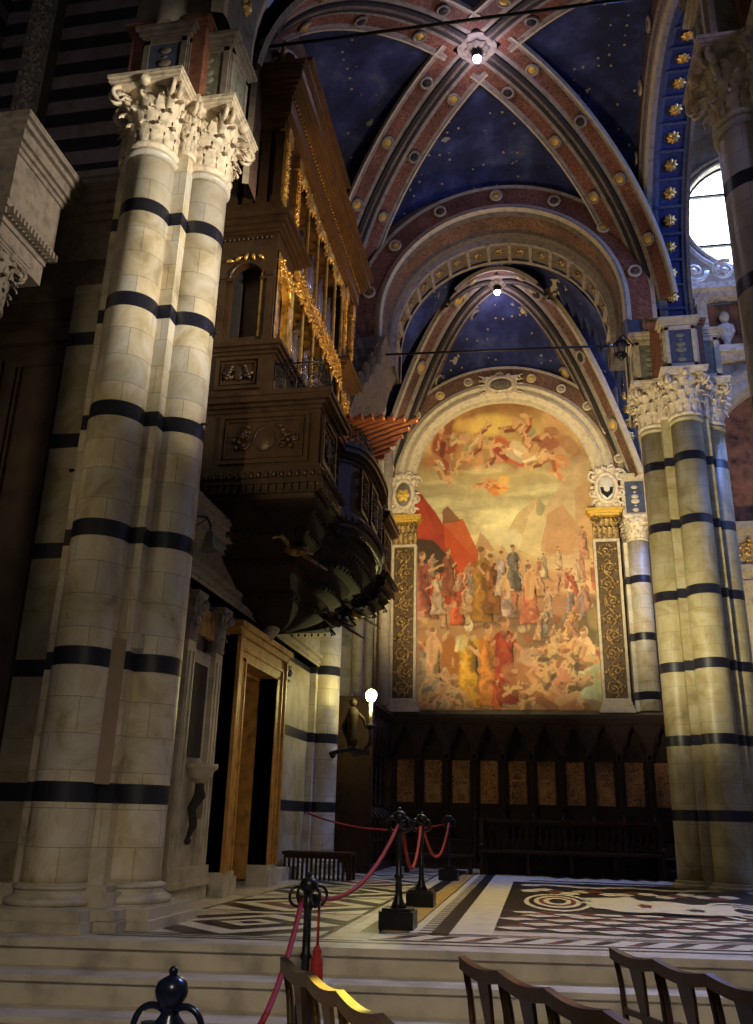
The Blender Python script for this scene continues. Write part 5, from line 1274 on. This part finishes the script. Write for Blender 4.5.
# ================================================================== LEFT WALL: doorway, niche, entablature
t = thing('wall_entablature', 'long moulded stone cornice on the left wall above the doorway', 'cornice', (-4.8, 14.6, 4.3))
mb = MB(); mb.box(WX, -4.72, 10.2, 18.9, 4.3, 5.0)
for h, p in ((4.30, .25), (4.36, .28), (4.5, .31)): mb.box(WX, WX+p, 10.2, 18.9, h, h+.06)
mould(WX, -4.70, 10.2, 18.9, 4.95, [(.06, .04), (.06, .10), (.10, .22), (.06, .28), (.06, .33)], mb, (0, 1, 0, 0)); mb.build('cornice', 'grey_moulding', t)
mb = MB(); mb.tube([(-4.62, 14.5, 4.05), (-4.5, 14.5, 4.25), (-4.42, 14.5, 4.62), (-4.5, 14.5, 4.9)], [.12, .15, .2, .16], 8); mb.build('keystone_bracket', 'grey_moulding', t)
t = thing('door_surround', 'tall ochre marble doorway surround on the left wall', 'door frame', (-4.75, 14.5, 0))
for y0, y1, nm in ((13.10, 13.60, 'jamb'), (15.40, 15.90, 'jamb')):
    mb = MB(); mb.box(WX, -4.62, y0, y1, .32, 3.55)
    inner = y1 if y0 < 14 else y0; s = -1 if y0 < 14 else 1
    mb.box(WX, -4.56, min(inner+s*.42, inner+s*.5), max(inner+s*.42, inner+s*.5), .32, 3.95); mb.box(WX, -4.59, min(inner+s*.28, inner+s*.34), max(inner+s*.28, inner+s*.34), .32, 3.7); mb.box(WX, -4.60, min(inner, inner+s*.06), max(inner, inner+s*.06), .32, 3.5)
    mb.box(-5.5, WX, min(inner, inner+s*.08), max(inner, inner+s*.08), .1, 3.5)
    j = mb.build(nm, 'ochre_marble', t)
    mb = MB(); mb.box(WX, -4.54, y0-.03, y1+.03, 0, .26); mb.box(WX, -4.58, y0-.01, y1+.01, .26, .33); mb.build('plinth', 'moulded_marble', t)
mb = MB(); mb.box(WX, -4.62, 13.1, 15.9, 3.5, 3.95); mb.box(WX, -4.56, 13.05, 15.95, 3.87, 3.98); mb.box(WX, -4.50, 12.98, 16.02, 3.98, 4.08); mb.box(WX, -4.59, 13.3, 15.7, 3.66, 3.72); mb.box(-5.5, WX, 13.55, 15.45, 3.44, 3.52); mb.build('lintel', 'ochre_marble', t)
d = MB(); d.box(-5.44, -5.36, 13.6, 15.4, .02, 3.48); dr = d.build('door_1', 'door_wood', kind='structure')
for k in range(2):
    for j in range(4):
        mb = MB(); y0 = 13.68+.88*k; z0 = .15+.84*j
        for a, b_, c, e in ((y0, y0+.78, z0, z0+.06), (y0, y0+.78, z0+.68, z0+.74), (y0, y0+.06, z0, z0+.74), (y0+.72, y0+.78, z0, z0+.74)): mb.box(-5.36, -5.32, a, b_, c, e)
        mb.build('door_panel', 'door_wood', dr)
mb = MB(); mb.ball((-5.28, 14.62, 1.72), .05, 10, 8); mb.tube([(-5.36, 14.62, 1.72), (-5.28, 14.62, 1.72)], .02, 6); mb.build('door_handle', 'gilding', dr)
t = thing('wall_niche', 'narrow stone wall panel between small pilasters, left of the ochre doorway', 'niche', (-4.8, 11.95, 0))
for k, y in enumerate((11.35, 12.45)):
    mb = MB(); mb.box(WX, -4.72, y, y+.30, .45, 3.45); mb.box(WX, -4.70, y+.06, y+.10, .6, 3.3); mb.box(WX, -4.70, y+.20, y+.24, .6, 3.3); mb.build('pilaster', 'moulded_marble', t)
    mb = MB(); capital(mb, -4.80, y+.15, 3.45, .70, .13, .17, 0, PI/4); mb.build('capital', 'grey_moulding', t)
mb = MB(); mb.box(WX, -4.80, 11.65, 12.45, .45, 3.4); mb.box(WX, -4.70, 11.3, 12.8, 0, .20); mb.box(WX, -4.66, 11.3, 12.8, .20, .28); mb.box(WX, -4.69, 11.3, 12.8, .28, .45); mb.build('panel', 'moulded_marble', t)
mb = MB(); mb.box(-4.81, -4.77, 11.80, 12.30, 1.9, 3.2); mb.build('slot_shade_slab', 'dark_groove', t)  # near-black slab whose colour stands in for the shade of a recess
mb = MB(); mb.box(-4.82, -4.76, 11.70, 12.4, 3.62, 4.02); mb.build('ochre_inset', 'ochre_marble', t)
t = thing('holy_water_bracket', 'small stone shelf on a carved bracket in the narrow wall panel', 'bracket', (-4.7, 12.1, 1.6))
mb = MB(); mb.lathe(-4.66, 12.08, [(.04, 1.52), (.12, 1.60), (.18, 1.64), (.18, 1.70), (.24, 1.74), (.24, 1.80)], 16); mb.build('shelf', 'moulded_marble', t)
mb = MB(); mb.tube([(-4.78, 12.08, .78), (-4.70, 12.08, .98), (-4.74, 12.08, 1.2), (-4.64, 12.08, 1.38), (-4.66, 12.08, 1.54)], [.02, .06, .07, .09, .06], 8); mb.ball((-4.76, 12.08, .78), .05, 8, 6); mb.build('carved_support', 'dark_groove', t)
tag(MB().box(WX, -4.66, 16.0, 18.4, 0, .22).build('wall_plinth', 'moulded_marble'), 'low stone plinth course along the foot of the left wall', 'plinth')
t = thing('small_pilaster', 'small stone pilaster with dark capital right of the ochre doorway', 'pilaster', (-4.85, 16.3, 0))
mb = MB(); mb.box(WX, -4.78, 16.15, 16.45, .3, 3.3); mb.build('shaft', 'moulded_marble', t); mb = MB(); capital(mb, -4.84, 16.3, 3.3, .62, .13, .17); mb.build('capital', 'grey_moulding', t)
# bell on a bracket
t = thing('hanging_bell', 'small bronze bell on an iron bracket behind the left pier', 'bell', (-3.98, 9.9, 4.8))
mb = MB(); mb.lathe(-3.98, 9.92, [(.115, 4.28), (.105, 4.31), (.075, 4.40), (.06, 4.5), (.03, 4.55), (.001, 4.56)], 16); mb.build('bell_body', 'bell_bronze', t)
mb = MB(); mb.tube([(-4.25, 10.0, 4.78), (-4.05, 9.95, 4.74), (-3.98, 9.92, 4.62), (-3.98, 9.92, 4.55)], .016, 6); mb.tube([(-4.25, 10.0, 4.62), (-4.05, 9.95, 4.72)], .012, 5); mb.build('bracket', 'wrought_iron', t)

# ================================================================== FAR LEFT: aedicule, pilaster panels, relief
t = thing('stone_aedicule', 'stone aedicule with stacked cornices cut off at the left edge of the view', 'aedicule', (-7.2, 8.8, 0))
mb = MB(); mb.box(-8.6, -6.42, 8.15, 9.25, 8.55, 9.3); mb.build('frieze', 'coffer_grey', t); mb = MB(); mould(-8.6, -6.42, 8.15, 9.25, 9.28, [(.07, .03), (.07, .07), (.16, .12), (.08, .18), (.10, .24)], mb, (0, 1, 1, 1)); mb.build('upper_cornice', 'coffer_grey', t)
mb = MB(); mb.box(-8.6, -6.5, 8.2, 9.2, 7.95, 8.25)
for h, p in ((8.25, .03), (8.32, .09), (8.42, .12), (8.5, .06)): mb.box(-8.6, -6.5+p, 8.2-p, 9.2, h, h+.09)
for k in range(14): mb.box(-6.48+.05, -6.36+.05, 8.14+.08*k, 8.18+.08*k, 8.32, 8.42)
for k in range(22): mb.box(-8.5+.09*k, -8.45+.09*k, 8.04, 8.12, 8.32, 8.42)
mb.build('dentil_course', 'coffer_grey', t)
mb = MB(); capital(mb, -6.75, 8.45, 7.1, .88, .24, .32); mb.build('capital', 'coffer_grey', t)
mb = MB(); mb.lathe(-6.75, 8.45, [(.27, -.0), (.27, .2), (.24, .3), (.24, 7.1)], 20); mb.build('column', 'coffer_grey', t)
t = thing('dark_cornice_block', 'deep dark cornice block projecting between the aedicule and the left pier', 'cornice', (-6.2, 10.2, 8.6))
mb = MB(); mb.box(-7.6, -5.75, 9.7, 11.6, 8.7, 9.4); mould(-7.6, -5.75, 9.7, 11.6, 9.35, [(.10, .06), (.10, .14), (.14, .22), (.12, .30)], mb, (0, 1, 1, 0)); mb.build('cornice', 'coffer_grey', t)
mb = MB(); mb.box(-7.6, -5.9, 9.85, 11.6, 8.2, 8.7); mb.build('frieze', 'coffer_grey', t)
t = thing('panelled_pilaster', 'tall recessed pinkish stone pilaster at the far left edge', 'pilaster', (-7.0, 10.1, 0))
mb = MB(); mb.box(-8.6, -6.18, 10.0, 10.8, 0, 8.2)
for x0 in (-8.3, -7.25):
    for a, b_ in ((0, .08), (.12, .16), (.74, .78), (.82, .9)): mb.box(x0+a, x0+b_, 9.94, 10.0, .9, 7.2)
    for z0 in (.85, 7.15): mb.box(x0, x0+.9, 9.93, 10.0, z0, z0+.12)
mb.box(-8.6, -6.14, 9.9, 10.0, 0, .35); mb.box(-8.6, -6.10, 9.88, 10.0, 7.5, 7.7); mb.box(-8.6, -6.14, 9.92, 10.0, 7.9, 8.2)
mb.build('shaft', 'pink_stone', t)
tag(MB().box(-6.3, -5.6, 9.75, 10.9, 0, 8.3).build('banded_wall_strip', 'wall_marble'), 'narrow banded marble wall strip just left of the left pier', 'wall strip')
mb = MB(); mb.box(-5.80, -5.70, 9.60, 9.74, 0, 8.2, 1)
for k in range(58):
    z = .1+.14*k; b = len(mb.v); mb.v += [(-5.795, 9.593, z), (-5.705, 9.593, z+.07), (-5.795, 9.593, z+.14)]; mb.face([b, b+1, b+2], 0)
tag(mb.build('zigzag_strip', ['dark_groove', 'moulded_marble']), 'thin vertical zigzag inlay strip along the left edge of the left pier', 'inlay strip')
t = thing('relief_panel', 'dark carved relief panel between the striped wall and the left pier capital', 'relief', (-7.6, 12.1, 10.8))
mb = MB(); mb.box(-9.6, -5.9, 12.05, 12.2, 10.7, 12.35); mb.box(-9.6, -5.9, 11.98, 12.2, 12.35, 12.5); mb.build('ground', 'dark_plaster', t)
mb = MB(); vine_panel(mb, (-9.5, 12.05, 10.8), (1, 0, 0), (0, 0, 1), (0, -1, 0), 3.4, 1.45, .05); mb.build('carving', 'grey_moulding', t)
t = thing('carved_shaft', 'dim vertical carved shaft on the striped wall at the upper left corner', 'pilaster', (-9.3, 12.1, 12.5))
mb = MB(); mb.box(-9.75, -9.15, 11.9, 12.2, 11.0, 17.9); mb.build('shaft', 'dark_plaster', t)
mb = MB(); vine_panel(mb, (-9.7, 11.9, 12.6), (1, 0, 0), (0, 0, 1), (0, -1, 0), .5, 5.0, .035); mb.build('carving', 'grey_moulding', t)

# ================================================================== RIGHT CHAPEL BEYOND THE PIER
t = thing('chapel_arch', 'gold-edged arch over a dark crowded painting at the right edge', 'arch', (7.6, 23.9, 9.5))
mb = MB(); sweep_arch(mb, 7.6, 10.9, 0, [(3.1, 24.0), (3.08, 23.7), (2.9, 23.62), (2.72, 23.66), (2.5, 23.62), (2.3, 23.72), (2.26, 24.0)], foot=9.4, n=40); mb.build('moulding', 'cream_border', t)
mb = MB(); b = len(mb.v)
pp = [(7.6+2.28*math.cos(a), 10.9+2.28*math.sin(a)) for a in [PI*i/24 for i in range(25)]]+[(5.32, 9.0), (9.88, 9.0)]
mb.v = [(x, 23.95, z) for x, z in pp]; mb.face(list(range(len(pp)))[::-1]); 
tag(mb.build('chapel_painting', 'wall_painting_brown'), 'dark reddish painting under the gold-edged arch at the right edge', 'painting')
t = thing('chapel_altar_frame', 'gilded stone frieze with panels below the painting at the right edge', 'frame', (7.2, 23.7, 4.0))
mb = MB(); mb.box(5.5, 9.6, 23.6, 24, 8.6, 8.75); mb.box(5.4, 9.6, 23.5, 24, 8.75, 8.95); mb.box(5.4, 9.6, 23.66, 24, 4.0, 8.6); mb.box(5.4, 9.6, 23.55, 24, 7.55, 7.75)
for x in (5.5, 6.9, 8.3):
    for a, b_, z0, z1 in ((0, .1, 4.3, 7.3), (1.1, 1.2, 4.3, 7.3), (0, 1.2, 4.3, 4.42), (0, 1.2, 7.2, 7.32), (.3, .36, 4.8, 6.8), (.84, .9, 4.8, 6.8)): mb.box(x+a, x+b_, 23.6, 23.66, z0, z1)
mb.build('frame', 'cream_border', t)
mb = MB(); vine_panel(mb, (5.5, 23.66, 7.85), (1, 0, 0), (0, 0, 1), (0, -1, 0), 4.0, .65, .05); mb.build('gilded_frieze', 'gilding', t)
for x in (5.8, 7.2): mb = MB(); vine_panel(mb, (x+.08, 23.66, 4.9), (1, 0, 0), (0, 0, 1), (0, -1, 0), .44, 1.8, .03); mb.build('panel_relief', 'dull_gilding', t)
t = thing('niche_with_bust', 'stone niche holding a bust between scrolls under the round window', 'niche', (6.1, 23.7, 14.0))
mb = MB(); mb.box(5.0, 9.6, 23.7, 24, 14.0, 14.2); mb.box(4.9, 9.6, 23.5, 24, 14.2, 14.4); mb.box(5.0, 9.6, 23.6, 24, 16.1, 16.3); mb.box(4.9, 9.6, 23.4, 24, 16.3, 16.5)
for x in (5.25, 6.55, 7.3): mb.box(x, x+.28, 23.6, 24, 14.4, 16.1); mb.box(x-.05, x+.33, 23.55, 24, 15.9, 16.1)
mb.build('frame', 'carved_marble', t)
mb = MB(); mb.box(5.55, 6.5, 23.9, 23.98, 14.4, 16.0); mb.build('recess', 'wall_painting_brown', t)
mb = MB(); mb.lathe(6.02, 23.75, [(.12, 14.4), (.14, 14.5), (.08, 14.6), (.28, 14.95), (.24, 15.15), (.09, 15.25), (.09, 15.32)], 14, squash=.6); mb.ball((6.02, 23.75, 15.45), .15, 10, 8, 0, (1, 1, 1.25)); mb.build('bust', 'carved_marble', t)
for k in range(5): mb = MB(); spiral(mb, Vector((5.3+.85*k, 23.6, 17.0)), Vector((1, 0, 0)), Vector((0, 0, 1)), Vector((0, -1, 0)), 0, 0, .36, 1.5, .07, 1 if k % 2 else -1, k); mb.build('scroll_carving', 'carved_marble', t)
mb = MB(); 
for r_ in (2.12, 2.3): mb.tube([(WCX+r_*math.cos(a), 23.96, WCZ+r_*math.sin(a)) for a in [2*PI*i/48 for i in range(48)]], .08, 6, 0, True)
tag(mb.build('window_moulding', 'carved_marble'), 'round stone moulding framing the bright window', 'moulding')
mb = MB(); mb.lathe(4.85, 23.7, [(.30, 11.0), (.30, 17.6)], 16); tag(mb.build('banded_shaft', 'pier_marble'), 'bluish marble shaft left of the round window', 'column')

# ================================================================== TIE RODS AND LANTERN
tag(MB().tube([(-4.6, 19.0, 12.25), (2.6, 19.0, 12.02)], .028, 6).build('tie_rod', 'wrought_iron'), 'iron tie rod spanning below the coffered arch', 'tie rod')
tag(MB().tube([(-4.6, 11.0, 13.85), (3.2, 11.0, 13.85)], .03, 6).build('tie_rod', 'wrought_iron'), 'iron tie rod crossing the top of the view in front of the near vault', 'tie rod')
t = thing('hanging_lantern', 'small dark iron lantern hanging beside the right pier capital', 'lantern', (2.32, 18.5, 11.5))
lx, ly, lz = 2.32, 18.5, 11.45
mb = MB(); mb.tube([(lx+.35, ly+.5, lz+.55), (lx+.1, ly+.1, lz+.62), (lx, ly, lz+.5)], .018, 5); mb.lathe(lx, ly, [(.001, lz+.50), (.16, lz+.36), (.18, lz+.33)], 6); mb.lathe(lx, ly, [(.14, lz), (.16, lz+.03), (.05, lz-.08), (.001, lz-.14)][::-1], 6)
for k in range(6): a = 2*PI*k/6; mb.tube([(lx+.13*math.cos(a), ly+.13*math.sin(a), lz), (lx+.16*math.cos(a), ly+.16*math.sin(a), lz+.34)], .012, 4)
mb.build('frame', 'wrought_iron', t); mb = MB(); mb.lathe(lx, ly, [(.10, lz+.02), (.12, lz+.32)], 6); mb.build('glass', 'coffer_grey', t)

# ================================================================== SCONCE
t = thing('candle_sconce', 'glowing candle lamp on a dark figured bracket beside the far left pier', 'sconce', (-3.9, 19.0, 2.6))
mb = MB(); mb.tube([(-4.55, 19.45, 2.45), (-4.2, 19.1, 2.5), (-3.85, 19.0, 2.55), (-3.65, 19.0, 2.5), (-3.52, 19.0, 2.68), (-3.52, 19.0, 2.95)], [.05, .05, .05, .04, .035, .03], 8)
mb.lathe(-3.52, 19.0, [(.03, 2.93), (.12, 3.0), (.13, 3.05), (.05, 3.06)], 14); mb.ball((-4.45, 19.42, 2.44), .09, 8, 6)
for k in range(3): spiral(mb, Vector((-3.85+.12*k, 19.0, 2.52)), Vector((1, 0, 0)), Vector((0, 0, 1)), Vector((0, -1, 0)), 0, -.05, .10, 1.3, .018, 1 if k % 2 else -1, k)
mb.build('bracket', 'wrought_iron', t)
mb = MB(); x, y = -3.92, 19.0
mb.lathe(x, y, [(.10, 2.6), (.13, 2.75), (.10, 3.05), (.15, 3.25), (.11, 3.38), (.05, 3.43)], 12); mb.ball((x, y, 3.53), .085, 8, 6); mb.tube([(x+.1, y, 3.3), (x+.24, y, 3.18), (x+.3, y, 3.0)], [.05, .04, .03], 6); mb.tube([(x-.08, y+.05, 3.35), (x-.2, y+.1, 3.0), (x-.1, y+.1, 2.7)], [.03, .08, .03], 6)
mb.build('figure', 'matte_dark_wood', t)
mb = MB(); mb.lathe(-3.52, 19.0, [(.04, 3.05), (.04, 3.55)], 10); mb.build('candle', 'wax', t)
mb = MB(); mb.ball((-3.52, 19.0, 3.68), .14, 12, 8, 0, (.9, .9, 1)); mb.build('bulb', 'bulb_glow', t)
light('POINT', 'sconce_light', (-3.50, 18.82, 3.66), None, 85, (.95, .85, .30), .1)

# ================================================================== ROPE BARRIER
def stanchion(lab, x, y, z, h, group=None, mat='wrought_iron', base=True, fs=1.0):
    t = thing('rope_stanchion', lab, 'stanchion', (x, y, z))
    if base:
        mb = MB(); mb.box(x-.19, x+.19, y-.19, y+.19, z, z+.18); mb.box(x-.16, x+.16, y-.16, y+.16, z+.18, z+.21); mb.build('base', mat, t)
    mb = MB(); mb.lathe(x, y, [(.10, z+(.2 if base else 0)), (.06, z+.27), (.04, z+.34), (.035, z+.5), (.055, z+.53), (.035, z+.56), (.032, z+h-.25), (.05, z+h-.22), (.035, z+h-.18), (.03, z+h-.12)], 12); mb.build('post', mat, t)
    mb = MB(); mb.lathe(x, y, [(.03, z+h-.12*fs), (.07*fs, z+h-.09*fs), (.08*fs, z+h-.05*fs), (.06*fs, z+h-.01), (.02*fs, z+h+.01)], 14); mb.ball((x, y, z+h+.025), .022*fs, 8, 6); mb.build('finial', mat, t)
    for k in range(4 if mat == 'wrought_iron' else 0):
        a = PI/4+PI/2*k; cx_, cy_ = x+.105*math.cos(a), y+.105*math.sin(a)
        mb = MB(); mb.tube([(cx_+.075*math.cos(q)*math.cos(a), cy_+.075*math.cos(q)*math.sin(a), z+h-.14+.075*math.sin(q)) for q in [2*PI*i/16 for i in range(16)]], .013, 6, 0, True); mb.build('ring', mat, t)
    return t
stanchion('black rope stanchion on a square block, nearest on the inlaid floor', -1.56, 10.4, 0, 1.22)
stanchion('black rope stanchion standing behind the nearest one on the inlaid floor', -1.64, 13.07, 0, 1.20)
stanchion('farthest rope stanchion, small, near the choir stalls', -1.79, 18.7, 0, 1.22)
stanchion('rope stanchion on the steps with iron rings, holding a red tassel', -1.90, 7.62, -.46, 1.12, base=False)
t = stanchion('blue-black iron stanchion top with curved handles at the bottom edge', -1.19, 3.0, -.69, 1.33, mat='blue_black_iron', fs=.52)
for ch in list(t.children):
    if ch.name.startswith('finial'): bpy.data.objects.remove(ch)
mb = MB(); x, y = -1.19, 3.0
mb.lathe(x, y, [(.03, .34), (.062, .38), (.070, .44), (.058, .50), (.030, .535), (.026, .55), (.034, .56), (.050, .585), (.054, .605), (.046, .63), (.022, .645), (.010, .65)], 18); mb.ball((x, y, .66), .016, 8, 6)
mb.build('finial', 'blue_black_iron', t)
for sg in (-1, 1):
    mb = MB(); mb.tube([(x+sg*(.055+.062*math.cos(q)), y-.01, .492+.07*math.sin(q)) for q in [math.radians(125-12*i) for i in range(17)]], .011, 8); mb.build('handle', 'blue_black_iron', t)
def rope(lab, a, b, sag, r=.021, tassel=None):
    a, b = Vector(a), Vector(b); pts = []
    for i in range(25): u = i/24; p = a.lerp(b, u); p.z -= sag*4*u*(1-u); pts.append(p)
    t = thing('rope', lab, 'rope', tuple(a)); mb = MB(); mb.tube(pts, r, 8); mb.build('cord', 'red_rope', t)
    for e in (pts[0], pts[-1]): mb = MB(); mb.tube([e+Vector((0, 0, .03)), e-Vector((0, 0, .05))], r*1.3, 8); mb.build('end_cap', 'wrought_iron', t)
    return t
rope('thick red rope sagging from the step stanchion to the nearest floor stanchion', (-1.86, 7.70, .50), (-1.56, 10.32, 1.08), .24)
rope('red rope hanging between the two nearest floor stanchions', (-1.54, 10.5, 1.06), (-1.64, 12.97, 1.05), .50)
rope('red rope hanging between the middle and farthest floor stanchions', (-1.64, 13.17, 1.05), (-1.78, 18.6, 1.07), .52)
rope('thin red rope strung from the left pier hook to the farthest stanchion', (-4.93, 19.10, 1.22), (-1.86, 18.7, 1.05), .22, .018)
rope('red rope running down from the step stanchion toward the bottom edge', (-1.93, 7.54, .50), (-1.30, 3.1, .46), .52)
def tassel(lab, x, y, z, h):
    mb = MB(); mb.lathe(x, y, [(.03, z-h), (.055, z-h*.9), (.05, z-h*.3), (.03, z-h*.25), (.04, z-h*.15), (.015, z)], 12); mb.tube([(x, y, z), (x, y, z+.3)], .012, 5)
    return tag(mb.build('tassel', 'red_rope'), lab, 'tassel')
tassel('red tassel hanging from the stanchion on the steps', -1.80, 7.60, .16, .34)
tassel('small red tassel hanging on the banded pier by the low slatted bench', -5.0, 19.22, 1.02, .26)
# slatted bench by the left wall
t = thing('slatted_bench', 'low dark slatted bench at the foot of the banded pier on the left', 'bench', (-4.1, 17.4, 0))
mb = MB(); mb.box(-4.85, -3.5, 17.2, 17.75, .44, .50); mb.box(-4.82, -3.53, 17.24, 17.28, .38, .44); mb.build('top', 'stall_wood', t)
for k in range(15): mb = MB(); x = -4.80+.088*k; mb.box(x-.018, x+.018, 17.22, 17.28, 0, .44); mb.build('slat', 'stall_wood', t)
for y in (17.3, 17.68): mb = MB(); mb.box(-3.56, -3.50, y-.03, y+.03, 0, .44); mb.build('leg', 'stall_wood', t)

# ================================================================== CHAIR ROWS IN THE FOREGROUND
def make_chair():
    """local: back stands along x from 0 to W, seat toward +y; floor z=0"""
    t = thing('church_chair', '', 'chair', (0, 0, 0)); W_, H_ = .572, .985
    for sx in (0.025, W_-.025):
        mb = MB(); mb.tube([(sx, .02, 0), (sx, 0, .45), (sx, -.03, .75), (sx, -.07, H_-.03)], [.022, .026, .024, .024], 4); mb.build('back_leg', 'chair_wood', t)
        mb = MB(); mb.tube([(sx+(.02 if sx < .3 else -.02), .42, 0), (sx, .40, .46)], [.018, .024], 4); mb.build('front_leg', 'chair_wood', t)
    mb = MB(); n_ = 12; rows = []
    for i in range(n_+1):
        u = i/n_; x = W_*u; dip = .04*math.sin(PI*u); zt = H_-dip*.8; yb = -.075-.0*dip
        rows.append([(x, yb-.022, zt-.075), (x, yb-.028, zt), (x, yb+.016+dip*.3, zt+.004), (x, yb+.022, zt-.075), (x, yb-.022, zt-.075)])
    mb.grid(rows[::-1], 0, False)
    for r_ in (rows[0], rows[-1]): b = len(mb.v); mb.v += r_[:4]; mb.face([b, b+1, b+2, b+3])
    mb.build('top_rail', 'chair_wood', t)
    mb = MB(); x = W_/2; b = 0
    for y0, y1 in ((-.012, .012),):
        prof = [(.035, .48, .0), (.045, .62, -.015), (.075, .82, -.045), (.085, .93, -.065)]
        rows = [[(x-w_, yc+y0, z), (x+w_, yc+y0, z), (x+w_, yc+y1, z), (x-w_, yc+y1, z), (x-w_, yc+y0, z)] for w_, z, yc in prof]; mb.grid(rows, 0, False)
    mb.build('back_slat', 'chair_wood', t)
    mb = MB(); mb.box(0, W_, -.01, .44, .455, .485); mb.build('seat', 'chair_wood', t)
    mb = MB(); mb.box(.02, W_-.02, .0, .02, .40, .455); mb.box(.02, W_-.02, .40, .42, .40, .455); mb.box(.03, .05, .02, .42, .2, .23); mb.box(W_-.05, W_-.03, .02, .42, .2, .23); mb.box(.02, W_-.02, -.03, -.005, .56, .60); mb.build('stretcher', 'chair_wood', t)
    return t
proto = make_chair(); used = False
rows_ = [((-1.56, 5.99), 30.5, 6, ['left'], 'first'), ((-.46, 6.43), 28.5, 6, ['middle'], 'second'), ((.57, 7.26), 25.5, 6, ['right'], 'third')]
ordn = ['farthest', 'second farthest', 'third', 'fourth', 'fifth', 'nearest']
for (ox, oy), ang, n_, pos, rn in rows_:
    a = math.radians(-90+ang); ux, uy = math.cos(a), math.sin(a)
    for k in range(n_):
        loc = (ox+ux*.575*k, oy+uy*.575*k, -.69); nm = pos[0]
        lab = f'dark wooden chair with curved top rail, {ordn[k]} in the {nm} linked row'
        if nm == 'left' and k in (0, 1, 2): lab = ['dark wooden chair at the far end of the left row, beside the step stanchion', 'dark chair second in the left row, its top rail lit yellow', 'dark chair third in the left row, its rail brightly lit yellow'][k]
        if not used: proto.location = loc; proto.rotation_euler = (0, 0, a); proto['label'] = lab; proto['group'] = 'linked wooden chairs in diagonal rows'; used = True
        else: dup(proto, loc, a, lab, 'linked wooden chairs in diagonal rows')
